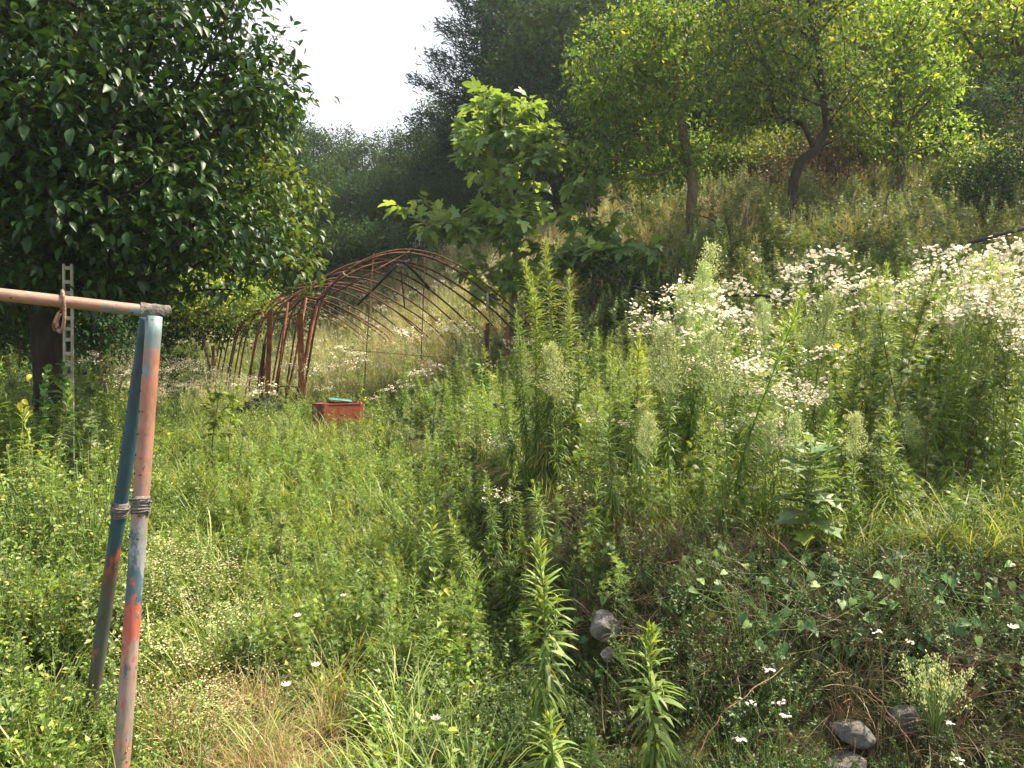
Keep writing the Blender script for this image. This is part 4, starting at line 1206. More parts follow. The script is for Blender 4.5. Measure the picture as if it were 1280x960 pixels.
def metal_box():
    # red box with teal lid in the weeds
    c = P(430, 520, 9.6); x, d = c[0], 9.6; z = gz(x, d)
    top = P(430, 503, 9.6)[2]
    root = empty('metal_box', (x, d, z)); root.rotation_euler = (0, 0, .25)
    tag(root, 'red metal box with a teal lid sunk in the weeds before the hoops', 'box')
    h = top - z
    W, D, t = .44, .36, .012
    Geo().box((0, -D / 2, h / 2), (W, t, h)).build('front_panel', M_redpaint, root, False)
    Geo().box((0, D / 2, h / 2), (W, t, h)).build('back_panel', M_redpaint, root, False)
    Geo().box((-W / 2 + t / 2, 0, h / 2 - .01), (t, D - t - .002, h)).build('side_panel', M_maroon, root, False)
    Geo().box((W / 2 - t / 2, 0, h / 2 - .01), (t, D - t - .002, h)).build('side_panel', M_redpaint, root, False)
    for s in (-1, 1):
        Geo().box((s * (W / 2 - .02), -D / 2 - .009, h / 2), (.03, .006, h * .96)).build('rib', M_redpaint, root, False)
    a = .12
    R = np.array([[math.cos(a), 0, math.sin(a)], [0, 1, 0], [-math.sin(a), 0, math.cos(a)]])
    Geo().box((-.04, .02, h + .030), (W * .62, D * .9, .010), R).build('lid', M_teal, root, False)
    Geo().box((0, -D / 2 - .0085, h - .02), (W - .07, .005, .02)).build('rim', M_maroon, root, False)
    g = Geo(); g.tube(catmull([(-.06, -D / 2 - .006, h * .62), (-.05, -D / 2 - .03, h * .61), (.05, -D / 2 - .03, h * .61), (.06, -D / 2 - .006, h * .62)], 4), .005, 6); g.build('handle', M_rust, root)
    x2 = P(405, 512, 9.5)[0]; root2 = empty('metal_box', (x2, 9.45, gz(x2, 9.45))); root2.rotation_euler = (0, 0, -.3)
    tag(root2, 'smaller maroon box leaning against the left of the red one', 'box')
    h2 = P(405, 505, 9.45)[2] - root2.location[2]
    for nm, cc, sz in (('front_panel', (0, -.1, h2 / 2), (.17, .01, h2)), ('back_panel', (0, .1, h2 / 2), (.17, .01, h2)), ('side_panel', (-.08, 0, h2 / 2 - .005), (.01, .186, h2)), ('side_panel', (.08, 0, h2 / 2 - .005), (.01, .186, h2)), ('lid', (0, 0, h2 + .006), (.18, .22, .01))):
        Geo().box(cc, sz).build(nm, M_maroon, root2, False)
    # crumpled black plastic
    c = P(328, 508, 10.7); r = rs(4)
    n = 16; X, Y = np.meshgrid(np.linspace(-.35, .35, n), np.linspace(-.25, .25, n))
    Z = .2 * np.exp(-(X ** 2 + Y ** 2) * 7) + r.randn(n, n) * .035
    V = np.stack([X, Y, Z], -1).reshape(-1, 3); i, j = np.meshgrid(np.arange(n - 1), np.arange(n - 1)); a = (j * n + i).ravel()
    g = Geo(); g.add(V, np.concatenate([np.stack([a, a + 1, a + n + 1], -1), np.stack([a, a + n + 1, a + n], -1)]))
    ob = g.build('plastic_sheet', M_black); ob.location = (c[0], 10.7, c[2] - .12)
    tag(ob, 'crumpled black plastic heaped at the foot of the left hoop posts', 'plastic sheet')
    # pale slotted post left
    c = P(81, 430, 6.2); z0 = gz(c[0], 6.2) - .1; top = P(84, 330, 6.2)[2]
    root = empty('slotted_post', (c[0], 6.2, z0)); tag(root, 'pale slotted vineyard post under the dark tree, behind the top bar', 'post')
    H = top - z0
    for s in (-1, 1):
        Geo().box((s * .029, 0, H / 2), (.016, .022, H)).build('rail', M_conc, root, False)
    z = .12; k = 0
    while z < H - .02:
        Geo().box((0, .001, z), (.042, .018, .028)).build('rung', M_conc, root, False); z += .085 if k % 3 else .11; k += 1
    root.rotation_euler = (0, .02, .15)
    # black hose along the terrace and thin pipe on the right slope
    pts = [P(a, b, d) for a, b, d in ((792, 358, 10.5), (815, 366, 10.4), (860, 372, 10.2), (930, 369, 10.0), (1000, 372, 9.9), (1085, 362, 9.9))]
    tag(Geo().tube(catmull(pts, 6), .018, 8).build('black_hose', M_black), 'black hose lying along the terrace behind the white flowers', 'hose')
    pts = [P(a, b, d) for a, b, d in ((1150, 322, 11), (1210, 304, 10.9), (1290, 283, 10.8))]
    tag(Geo().tube(catmull(pts, 4), .03, 8).build('fallen_pole', M_dark), 'dark pole lying along the slope at the right edge', 'pole')
    # stacked dead branches by the trunk
    r = rs(9)
    for k in range(5):
        a, b = P(1000 + r.uniform(-5, 5), 284 - 4 * k, 13 + .06 * k), P(1030 + r.uniform(-5, 8), 277 - 4 * k, 13.1 + .06 * k)
        tag(Geo().tube(np.array([a, (a + b) / 2 + r.randn(3) * .01, b]), r.uniform(.03, .05), 7).build('cut_log', M_barkd), 'dark cut log in the small pile at the foot of the crooked tree', 'log', 'log pile by the crooked tree')
    pts = [P(a, b, d) for a, b, d in ((862, 267, 13.0), (880, 271, 12.9), (893, 277, 12.9), (894, 288, 12.9))]
    tag(Geo().tube(catmull(pts, 4), .012, 6).build('dead_branch', M_barkd), 'thin dead branch bent down beside the short forked tree', 'branch')
    pts = [P(a, b, d) for a, b, d in ((1046, 320, 8.5), (1053, 297, 8.5), (1058, 276, 8.5), (1053, 268, 8.5))]
    tag(Geo().tube(catmull(pts, 4), [.008] * 12 + [.004], 6).build('dry_stalk', M_dry), 'bent tan dead stalk above the white flowers, right of centre', 'stalk')
metal_box()

# ------------------------------------------------------------------ weeds as individuals
def place(parts, name, label, cat, x, y, s=1, rz=0, group=None, z=None, tilt=(0, 0)):
    root = empty(name, (x, y, gz(x, y) if z is None else z), rz)
    root.scale = (s, s, s); q_ = rs(int(abs(x * 7919 + y * 104729)) % 100000); root.rotation_euler = (q_.randn() * .07, q_.randn() * .07, rz)
    tag(root, label, cat, group)
    for k, me in parts.items():
        o = mesh_obj(k, me, root)
        if k in ('foliage', 'flower_head'): o['kind'] = 'stuff'
    return root

def near_horseweed(label, px, d, ytop, seed, n=130, L=.095, lean=.04):
    """near plant: every leaf an object of its own"""
    from mathutils import Matrix
    x = (px - CX) / F * d; z = gz(x, d)
    H = P(px, ytop, d)[2] - z
    r = rs(seed)
    root = empty('horseweed', (x, d, z)); tag(root, label, 'weed', 'horseweeds closest to the camera')
    c = stem_curve(r, H, lean, 10)
    Geo().tube(c, np.linspace(.006, .0018, 10), 6, .55).build('stem', M_weed_stem, root)
    tp = [tpl_ribbon(.125, dr, 5, .06) for dr in (.12, .3, .5)]
    lm = [[Geo().leaves(t, np.zeros((1, 3)), np.array([[0, 1., 0]]), up_n(1), 1, np.array([v])).mesh('leaf', M_weed) for v in (.2, .42, .6, .78)] for t in tp]
    t, dd, s = horse_layout(r, H, n, L, tlo=.03)
    k2 = 26
    az = r.uniform(0, 2 * PI, k2); el = np.radians(r.uniform(30, 86, k2))
    t = np.concatenate([t, np.interp(r.rand(k2), [0, 1], [.955, 1])]); dd = np.vstack([dd, np.stack([np.cos(az) * np.cos(el), np.sin(az) * np.cos(el), np.sin(el)], -1)])
    s = np.concatenate([s, L * r.uniform(.35, .6, k2)])
    N = len(t); pos = along(c, t); ups = up_n(N) + r.randn(N, 3) * .3
    X = nrm(np.cross(dd, ups)); Z = np.cross(X, dd)
    col = np.clip(.9 * t ** 2.5 * 3.4 + r.uniform(0, 1.6, N), 0, 3).astype(int)
    for q in range(N):
        tt = 0 if t[q] > .8 else (1 if t[q] > .4 else 2)
        o = bpy.data.objects.new('leaf', lm[tt][col[q]]); COL.objects.link(o); o.parent = root
        k = s[q]
        o.matrix_local = Matrix(((X[q, 0] * k, dd[q, 0] * k, Z[q, 0] * k, pos[q, 0]), (X[q, 1] * k, dd[q, 1] * k, Z[q, 1] * k, pos[q, 1]),
                                 (X[q, 2] * k, dd[q, 2] * k, Z[q, 2] * k, pos[q, 2]), (0, 0, 0, 1)))
    return root

def weeds():
    near_horseweed('bright horseweed rising alone in front of the bank, centre foreground', 684, 2.95, 680, 101, 250, .115)
    near_horseweed('short horseweed whose tip stands at the foot of the tall central one', 692, 2.66, 903, 102, 110, .11)
    near_horseweed('horseweed with spreading leaves in front of the dark bank, right of centre', 822, 2.8, 794, 103, 150, .12)
    near_horseweed('small horseweed tip at the bottom edge between the two foreground horseweeds', 740, 2.72, 934, 104, 70, .085)
    near_horseweed('dark horseweed with drooping leaves left of the bank, half in shade', 535, 4.5, 640, 105, 150, .115)
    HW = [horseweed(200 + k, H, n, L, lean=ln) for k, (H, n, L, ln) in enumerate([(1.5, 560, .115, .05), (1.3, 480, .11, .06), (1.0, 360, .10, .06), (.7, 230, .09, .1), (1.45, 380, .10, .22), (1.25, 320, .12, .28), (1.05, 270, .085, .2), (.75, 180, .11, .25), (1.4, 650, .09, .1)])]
    BW = [broadweed(240 + k, H, n, L) for k, (H, n, L) in enumerate([(1.2, 90, .10), (.9, 70, .085), (.6, 50, .08)])]
    HP = [horseweed(210 + k, H, 240, .085, pn) for k, (H, pn) in enumerate([(1.6, .45), (1.5, .55), (1.3, .35)])]
    FB = [fleabane(220 + k, H, nf, sp, 110, .0235, cl) for k, (H, nf, sp, cl) in enumerate([(1.2, 120, .18, 9), (1.1, 100, .22, 9), (1.0, 80, .15, 7), (1.3, 150, .22, 12)])]
    MW = [mugwort(230 + k, H, n, L) for k, (H, n, L) in enumerate([(1.3, 200, .09), (1.1, 170, .085), (.8, 130, .08), (1.6, 260, .1)])]
    hts = {'hw': [1.5, 1.3, 1.0, .7, 1.45, 1.25, 1.05, .75, 1.4], 'bw': [1.2, .9, .6], 'hp': [1.6, 1.5, 1.3], 'fb': [1.2, 1.1, 1.0, 1.3], 'mw': [1.3, 1.1, .8, 1.6]}
    sets = {'bw': BW, 'hw': HW, 'hp': HP, 'fb': FB, 'mw': MW}
    kinds = {'bw': ('broadleaf_weed', 'weed'), 'hw': ('horseweed', 'weed'), 'hp': ('flowering_horseweed', 'weed'), 'fb': ('fleabane', 'wildflower'), 'mw': ('mugwort', 'weed')}
    r = rs(300)
    def spec(k, i, px, d, ytop, label, group=None):
        x = (px - CX) / F * d; z = gz(x, d); H = P(px, ytop, d)[2] - z
        place(sets[k][i], kinds[k][0], label, kinds[k][1], x, d, H / hts[k][i], r.uniform(0, 6), group)
    S = [('hw', 0, 684, 5.2, 308, 'tallest horseweed of the centre, rising in front of the fig'),
         ('hw', 0, 713, 5.5, 345, 'tall horseweed just right of the tallest one'),
         ('hw', 1, 664, 5.6, 385, 'horseweed tucked close left of the tallest one'),
         ('hw', 1, 777, 5.3, 428, 'upright horseweed midway between the tallest and the pale plume'),
         ('hw', 2, 640, 5.3, 470, 'horseweed left of the tallest cluster, half its height'),
         ('hp', 0, 868, 5.7, 308, 'pale plumed horseweed, tallest plume right of centre'),
         ('hp', 1, 850, 5.5, 365, 'pale plumed horseweed at the left of the tallest plume'),
         ('hp', 1, 893, 5.9, 395, 'pale plumed horseweed at the right of the tallest plume'),
         ('hp', 2, 820, 5.9, 420, 'low plumed horseweed before the dark bank'),
         ('hw', 1, 745, 5.1, 470, 'horseweed behind the bank rock, tip among green leaves'),
         ('hw', 2, 885, 4.4, 520, 'dark-leaved horseweed with drooping lower leaves right of centre'),
         ('mw', 3, 1105, 5.0, 322, 'tall dark-stemmed mugwort right of centre'),
         ('mw', 3, 1080, 4.9, 400, 'mugwort with dark stems left of the tall one'),
         ('mw', 0, 1130, 4.7, 420, 'mugwort with dark stems in front of the tall one'),
         ('mw', 3, 1175, 5.3, 360, 'leafy mugwort under the big patch of white flowers'),
         ('hp', 0, 1240, 5.6, 330, 'plumed horseweed at the right edge among white flowers'),
         ('hw', 2, 326, 6.2, 588, 'small horseweed on the path, left of centre'),
         ('hw', 2, 545, 5.3, 560, 'horseweed at the left foot of the bank'),
         ('hw', 2, 622, 4.7, 592, 'horseweed with hanging leaves above the shaded hollow'),
         ('hw', 1, 600, 6.3, 480, 'horseweed in the middle weeds below the hoop feet'),
         ('hw', 1, 570, 7.0, 475, 'narrow horseweed below the right end of the hoop frame'),
         ('hw', 3, 905, 3.9, 600, 'horseweed at the lip of the bank right of centre'),
         ('hw', 8, 672, 5.3, 345, 'dense horseweed at the left flank of the tallest one'),
         ('hw', 8, 697, 5.15, 372, 'dense horseweed in front between the two tallest ones'),
         ('hw', 0, 690, 5.45, 325, 'second tallest horseweed, right behind the tallest one'),
         ('hw', 8, 722, 5.3, 420, 'horseweed at the right flank of the tallest cluster'),
         ('hp', 0, 878, 5.5, 335, 'pale plumed horseweed just right of the tallest plume'),
         ('hw', 8, 1190, 5.0, 350, 'dense horseweed under the big white flower patch'),
         ('hw', 0, 1095, 5.4, 335, 'slender horseweed beside the tall dark-stemmed mugwort'),
         ('mw', 2, 434, 8.9, 521, 'low feathery mugwort in front of the red panel of the box'),
         ('bw', 2, 410, 8.8, 512, 'broad-leaved weed over the lower left corner of the red box'),
         ('mw', 2, 398, 9.1, 506, 'feathery mugwort against the left side of the maroon box'),
         ('mw', 2, 420, 9.0, 519, 'feathery mugwort hiding the foot of the red box'),
         ('mw', 2, 446, 9.05, 515, 'feathery mugwort before the right end of the red box'),
         ('fb', 2, 466, 9.2, 496, 'white-flowered fleabane at the right side of the red box'),
         ('mw', 0, 1210, 4.5, 440, 'front mugwort with bare dark stem toward the right edge'),
         ('mw', 0, 1165, 4.3, 470, 'front mugwort with bare dark stem, left of the other front one'),
         ('mw', 3, 1260, 4.7, 400, 'tall front mugwort with bare dark stem at the right edge'),
         ('mw', 0, 1090, 4.25, 480, 'front mugwort with bare dark stem nearest the lettuce'),
         ('hw', 2, 250, 6.4, 560, 'lone horseweed right behind the pipe legs'),
         ('hw', 2, 380, 6.8, 545, 'horseweed standing in the path weeds below the maroon box'),
         ('mw', 1, 290, 5.6, 610, 'bushy mugwort on the path right of the pipe collar'),
         ('mw', 1, 350, 5.0, 640, 'bushy mugwort at the middle of the path'),
         ('mw', 1, 235, 5.0, 650, 'bushy mugwort just right of the wire collars'),
         ('hw', 2, 480, 4.6, 655, 'horseweed in the shaded hollow, left of the drooping one'),
         ('hw', 2, 505, 4.2, 690, 'low horseweed at the bottom of the shaded hollow'),
         ('hw', 2, 585, 4.3, 640, 'horseweed in the hollow close to the bank foot'),
         ('mw', 1, 455, 5.0, 610, 'feathery mugwort at the left rim of the shaded hollow'),
         ('mw', 1, 560, 4.9, 600, 'feathery mugwort behind the drooping dark horseweed'),
         ('mw', 2, 610, 4.1, 690, 'short feathery mugwort at the bank foot, left of the central horseweed'),
         ('hw', 1, 1045, 4.5, 470, 'horseweed behind the blue-green lettuce plant')]
    for a in S: spec(*a)
    # white flowers
    FS = [(940, 4.25, 445), (968, 4.15, 470), (992, 4.1, 492), (950, 4.05, 515), (978, 4.05, 545), (915, 4.6, 400), (898, 4.9, 372), (1148, 4.9, 322), (1178, 4.7, 335), (1208, 4.8, 312), (1238, 4.7, 328), (1268, 4.8, 310), (1190, 4.5, 375), (1250, 4.4, 372), (1282, 4.4, 390), (1020, 5.2, 345), (1052, 5.3, 338), (1010, 6.6, 325), (1040, 6.7, 322), (1065, 6.8, 328), (830, 6.5, 350), (815, 6.3, 380), (905, 6.2, 385), (945, 5.6, 420), (930, 5.9, 350), (800, 6.0, 410),
          (975, 4.4, 470), (1000, 4.5, 480), (955, 4.2, 520), (985, 4.2, 530), (960, 4.3, 555), (1020, 4.5, 475),
          (1150, 6.0, 310), (1180, 6.1, 300), (1205, 6.3, 292), (1230, 6.2, 300), (1165, 5.7, 330), (1195, 5.6, 340), (1225, 5.7, 335), (1255, 5.8, 320), (1275, 6.0, 300),
          (1250, 5.2, 365), (1280, 5.2, 350), (1215, 5.2, 375), (1268, 4.9, 400), (430, 10.0, 436), (450, 9.8, 445), (415, 9.6, 455), (520, 9.0, 462), (540, 9.2, 458), (505, 9.1, 478),
          (405, 9.2, 480), (500, 10.5, 410), (580, 10.8, 408), (560, 11, 404), (860, 5.4, 400), (905, 5.2, 430), (930, 5.0, 455), (950, 4.9, 480), (915, 5.6, 395), (880, 5.0, 450), (825, 5.6, 400), (1160, 5.2, 350), (1190, 5.0, 365), (1240, 4.8, 385), (1275, 4.6, 405), (1222, 6.5, 296), (1246, 6.6, 292), (785, 4.9, 525), (1045, 4.9, 440), (740, 5.5, 520)]
    for i, (px, d, yt) in enumerate(FS):
        if px > 1140: yt += r.uniform(-6, 40)
        k = i % 4; x = (px - CX) / F * d; z = gz(x, d); H = P(px, yt, d)[2] - z
        if px > 1140: lb = 'white-flowered fleabane in the big patch along the right edge'
        elif px > 920 and d < 5: lb = 'white-flowered fleabane just behind the blue-green lettuce plant'
        elif px > 990: lb = 'white-flowered fleabane on the terrace before the crooked fruit tree'
        elif px > 730: lb = 'white-flowered fleabane around the tall pale plumes'
        else: lb = 'white-flowered fleabane inside or before the hoop frame'
        col_ = ['far left', 'left', 'middle', 'right', 'far right'][i % 5] if 0 else None
        grp = 'white fleabanes, ' + lb.split('fleabane ')[1]
        if px > 1140: lb += [', left end', ', left of its middle', ', at its middle', ', right of its middle', ', right end'][int(np.searchsorted([1170, 1198, 1228, 1255], px))] + (', upper' if yt < 325 else ', lower')
        elif px > 920 and d < 5: lb += [', left side', ', middle', ', right side'][int(np.searchsorted([965, 995], px))] + (', upper' if yt < 500 else ', lower')
        elif px > 990: lb += [', left', ', middle', ', right'][int(np.searchsorted([1025, 1052], px))]
        elif px > 730: lb += [', far left', ', left', ', behind them', ', right', ', far right'][int(np.searchsorted([795, 825, 915, 940], px))] + (', high' if yt < 400 else ', low')
        else: lb += [', left', ', middle', ', right'][int(np.searchsorted([440, 530], px))] + (', high' if yt < 430 else ', low' if yt > 460 else '')
        place(FB[k], 'fleabane', lb, 'wildflower', x, d, H / hts['fb'][k], r.uniform(0, 6), grp)
    # the terrace mass
    lab = {'bw': 'broad-leaved weed in the dense weeds', 'hw': 'green horseweed in the dense weeds', 'hp': 'pale plumed horseweed in dense weeds', 'fb': 'white-flowered fleabane in the dense weeds', 'mw': 'feathery mugwort in the dense weeds'}
    cnt = 0
    while cnt < 265:
        d = 3.9 + 6.2 * r.rand() ** .9; px = r.uniform(480, 1320); x = (px - CX) / F * d
        s = float(bank_s(np.array([x]), np.array([d]))[0])
        if s < .45 and d < 9: continue
        z = gz(x, d)
        # upper outline of the weeds as photographed
        lim = np.interp(px, [480, 560, 640, 720, 800, 860, 920, 1000, 1060, 1150, 1280], [490, 470, 440, 400, 425, 380, 375, 370, 345, 325, 310])
        yt = lim + abs(r.randn()) * 60
        if px > 930 and d < 4.6: yt = max(yt, 520)
        H = P(px, yt, d)[2] - z
        if H < .35 or H > 2.0: continue
        k = r.choice(['hw', 'hp', 'fb', 'mw', 'bw'], p=[.43, .18, .03, .24, .12] if px > 900 else [.48, .15, .03, .20, .14])
        i = int(np.argmin([abs(h - H) + r.rand() * .3 for h in hts[k]]))
        szw = 'tall ' if H > 1.45 else ('' if H > 1.0 else 'short ')
        nb = int(np.searchsorted([560, 650, 730, 800, 900, 980, 1060, 1150, 1230], px))
        side = [' left of the bank', ' left of the tallest horseweed', ' around the tallest horseweed', ' left of the plumes', ' around the tall plumes', ' right of the tall plumes',
                ' behind the lettuce', ' by the dark-stemmed mugworts', ' below the white patch', ' at the right edge'][nb] + (', front rows' if d < 5.6 else ', back rows')
        place(sets[k][i], kinds[k][0], szw + lab[k] + side, kinds[k][1], x, d, H / hts[k][i], r.uniform(0, 6), kinds[k][0].replace('_', ' ') + 's' + side)
        cnt += 1
    # left side and path edge weeds
    cnt = 0
    while cnt < 120:
        d = 3.6 + 8 * r.rand(); px = r.uniform(-30, 640); x = (px - CX) / F * d
        if d > 8 and 200 < px < 470: continue
        if d < 6.3 and 58 < px < 108: continue
        if px > 130 and px < 420 and d < 6.5 and r.rand() < .85: continue
        if abs(x + 1.5) < .5 and d < 3.9: continue
        z = gz(x, d)
        H = r.uniform(.65, 1.05) if px < 150 and d > 4.2 else r.uniform(.4, .7) if px < 150 else r.uniform(.35, .8) * (1.15 if d > 7 else .85)
        k = r.choice(['hw', 'mw', 'fb', 'bw'], p=[.42, .28, .08, .22]); i = {'hw': r.choice([2, 3, 6, 7]), 'mw': 2, 'fb': 2, 'bw': r.choice([1, 2])}[k]
        nb = int(np.searchsorted([60, 150, 230, 330, 430, 530], px))
        side = [' at the left edge', ' left of the pipe legs', ' behind the pipe legs', ' right of the pipe legs', ' below the left hoops', ' below the red box', ' at the foot of the bank'][nb] + (', near' if d < 7 else ', far')
        place(sets[k][i], kinds[k][0], lab[k].replace('in the dense weeds', 'growing') + side, kinds[k][1], x, d, H / hts[k][i], r.uniform(0, 6), kinds[k][0].replace('_', ' ') + 's' + side)
        cnt += 1

    # wild lettuce: every leaf a part
    from mathutils import Matrix
    def leafy(name, label, cat, px, py, d, H, n, L, tpl, mat, seed, lean=.05, el=(60, -20), z=None):
        x = (px - CX) / F * d; z0 = gz(x, d) if z is None else z
        root = empty(name, (x, d, z0)); tag(root, label, cat); rr = rs(seed)
        c = stem_curve(rr, H, lean, 9); Geo().tube(c, np.linspace(.007, .002, 9), 6, .7).build('stem', M_weed_stem, root)
        lm = [Geo().leaves(tpl, np.zeros((1, 3)), np.array([[0, 1., 0]]), up_n(1), 1, np.array([v])).mesh('leaf', mat) for v in (.1, .4, .7, 1)]
        for k in range(n):
            t = .1 + .9 * (k / n); a = k * G_ANG; e = math.radians(np.interp(t, [0, 1], [el[1], el[0]]) + rr.randn() * 12)
            dv = np.array([math.cos(a) * math.cos(e), math.sin(a) * math.cos(e), math.sin(e)])
            X = nrm(np.cross(dv, np.array([0, 0, 1.]) + rr.randn(3) * .2)[None])[0]; Z = np.cross(X, dv); p = along(c, np.array([t]))[0]; s = L * np.interp(t, [0, .7, 1], [1.1, .9, .35]) * rr.uniform(.8, 1.15)
            o = bpy.data.objects.new('leaf', lm[rr.choice(4, p=[.4, .35, .2, .05])]); COL.objects.link(o); o.parent = root
            o.matrix_local = Matrix(((X[0] * s, dv[0] * s, Z[0] * s, p[0]), (X[1] * s, dv[1] * s, Z[1] * s, p[1]), (X[2] * s, dv[2] * s, Z[2] * s, p[2]), (0, 0, 0, 1)))
    leafy('wild_lettuce', 'blue-green wild lettuce with lobed leaves on the lip of the bank', 'weed', 1014, 0, 3.75, P(1014, 548, 3.75)[2] - gz((1014 - CX) / F * 3.75, 3.75), 34, .185, LETT, M_lett, 71, .05, (45, -25))
    leafy('leafy_vine', 'vine with yellowing leaves left of the pale slotted post', 'vine', 42, 0, 5.9, 1.05, 48, .095, HEART, M_heart, 72, .1)
    leafy('leafy_vine', 'vine climbing the pale slotted post under the dark tree', 'vine', 84, 0, 6.1, 1.1, 60, .10, HEART, M_heart, 73, .03)
    # yellow leaves on the first vine
    for k, (px, py) in enumerate([(39, 468), (28, 499), (41, 512), (24, 503), (140, 430), (133, 445), (128, 455), (120, 470), (137, 460)]):
        o = Geo().leaves(tpl_oval(.6, .35), np.zeros((1, 3)), np.array([[math.sin(k * 2.1) * .7, -.3, -.6 + .4 * math.cos(k)]]), np.array([[math.cos(k) * .4, -1., .5]]), .06 if k < 4 else .04, np.array([.6])).build('yellow_leaf', M_ylw)
        o.location = P(px, py, 5.7 if k < 4 else 7.2); tag(o, 'yellow leaf hanging on the weeds near the pale post', 'leaf', 'yellow leaves by the pale post')
    # heart-leaved bindweed on the bank face: leaves are parts
    rr = rs(80)
    def bindweed(label, px0, px1, s0, s1, n, seed, L=.06, zz=(0, .1)):
        rr = rs(seed)
        root = empty('bindweed', (0, 0, 0)); tag(root, label, 'vine')
        lm = [Geo().leaves(HEART, np.zeros((1, 3)), np.array([[0, 1., 0]]), up_n(1), 1, np.array([v])).mesh('leaf', M_heart) for v in (.1, .35, .6, .9)]
        m = 0; st = Geo(); last = None
        P0 = None
        while m < n:
            px = rr.uniform(px0, px1); d = rr.uniform(2.9, 4.0); x = (px - CX) / F * d
            s = float(bank_s(np.array([x]), np.array([d]))[0])
            if not (s0 < s < s1): continue
            p = np.array([x, d - .02, gz(x, d) + rr.uniform(*zz) + .03])
            if P0 is None: P0 = p; root.location = p
            q = p - P0
            dv = nrm(np.array([[rr.randn() * .6, -.55, -.6 + rr.randn() * .4]]))[0]; un = np.array([rr.randn() * .3, -.8, .8])
            X = nrm(np.cross(dv, un)[None])[0]; Z = np.cross(X, dv); k = L * rr.uniform(.55, 1.25)
            o = bpy.data.objects.new('leaf', lm[rr.randint(4)]); COL.objects.link(o); o.parent = root
            o.matrix_local = Matrix(((X[0] * k, dv[0] * k, Z[0] * k, q[0]), (X[1] * k, dv[1] * k, Z[1] * k, q[1]), (X[2] * k, dv[2] * k, Z[2] * k, q[2]), (0, 0, 0, 1)))
            if last is not None and np.linalg.norm(last - q) < .5: st.tube(catmull([last, (last + q) / 2 + (0, -.03, -.03), q], 3), .0012, 3, .4, cap=False)
            last = q; m += 1
        if st.V: st.build('stem', M_weed_stem, root)
    bindweed('heart-leaved bindweed trailing down the dark bank at lower right', 950, 1290, -.15, .45, 150, 81, .046)
    bindweed('heart-leaved bindweed scattered on the bank below the lettuce', 850, 1010, -.1, .5, 60, 82, .042)
    bindweed('heart-leaved bindweed in the hollow left of the bank rock', 560, 760, -.2, .6, 50, 83, .045)

    # budding bushy fleabane lower right
    x = (1180 - CX) / F * 2.85; z = gz(x, 2.85); root = empty('budding_fleabane', (x, 2.85, z)); tag(root, 'bushy plant of pale unopened buds at the lower right corner', 'weed')
    rr = rs(90); g = Geo(); b = Geo(); H = P(1180, 826, 2.85)[2] - z
    for k in range(46):
        a = rr.uniform(0, 2 * PI); rad = .13 * math.sqrt(rr.rand()); h = H * rr.uniform(.65, 1.03)
        e = np.array([math.cos(a) * rad, math.sin(a) * rad, h]); cv = catmull([(0, 0, 0), e * (.25, .25, .5), e * (.8, .8, .85), e], 3)
        g.tube(cv, np.linspace(.0025, .0009, len(cv)), 4, .6, cap=False)
        m = 22; t = rr.uniform(.55, 1, m); q = along(cv, t) + rr.randn(m, 3) * .008
        b.leaves(tpl_quad(.5, .1, -.1), q, nrm(rr.randn(m, 3) * .4 + (0, 0, 1)), rr.randn(m, 3), rr.uniform(.008, .014, m), rr.uniform(.2, 1, m))
    g.build('stem', M_weed_stem, root); tag(b.build('bud', M_bud, root), kind='stuff')

    # thin stalks with little white heads
    def stalk(label, px, py, d, seed, heads, base_px):
        x = (base_px - CX) / F * d; z = gz(x, d); rr = rs(seed)
        root = empty('flower_stalk', (x, d, z)); tag(root, label, 'wildflower')
        o = np.array([x, d, z]); g = Geo()
        for (hx, hy) in heads:
            e = P(hx, hy, d) - o
            cv = catmull([(0, 0, 0), e * (.35, .5, .5) + (.01, 0, 0), e], 5); g.tube(cv, np.linspace(.0022, .0012, len(cv)), 4, .6, cap=False)
            m = 9; f = Geo(); q = e + np.stack([rr.randn(m) * .010, rr.randn(m) * .010, rr.uniform(0, .006, m)], -1)
            f.leaves(DISC, q, rr.randn(m, 3) * (1, 1, .3), up_n(m) + rr.randn(m, 3) * .4, .012, rr.uniform(0, 1, m), 0)
            f.build('flower_head', M_petal, root)
        g.build('stem', M_weed_stem, root)
    stalk('thin white-headed stalk left of the flat wall stone, tallest heads', 0, 0, 2.75, 91, [(960, 838), (974, 880), (941, 880)], 985)
    stalk('thin white-headed stalk over the dark bank near the lettuce foot', 0, 0, 2.95, 92, [(1098, 790), (1136, 802)], 1112)
    stalk('low white-headed stalk at the very bottom, right of the budding plant', 0, 0, 2.7, 93, [(1196, 952), (1188, 905)], 1215)
    stalk('thin stalk of fading heads at the bottom edge below the dark bank', 0, 0, 2.72, 94, [(925, 925), (980, 896)], 960)
    # white blooms in the grass
    BL = [(372, 771, 'white bloom in the grass, upper left of three near the path'), (395, 833, 'white bloom in the grass, right one of the pair near the pipe legs'), (358, 858, 'white bloom in the grass, left one of the pair near the pipe legs'),
          (545, 900, 'white bloom low in the grass left of the foreground horseweeds'), (1266, 786, 'white bloom on the bank at the right edge'), (430, 746, 'pale bloom at the edge of the shaded hollow')]
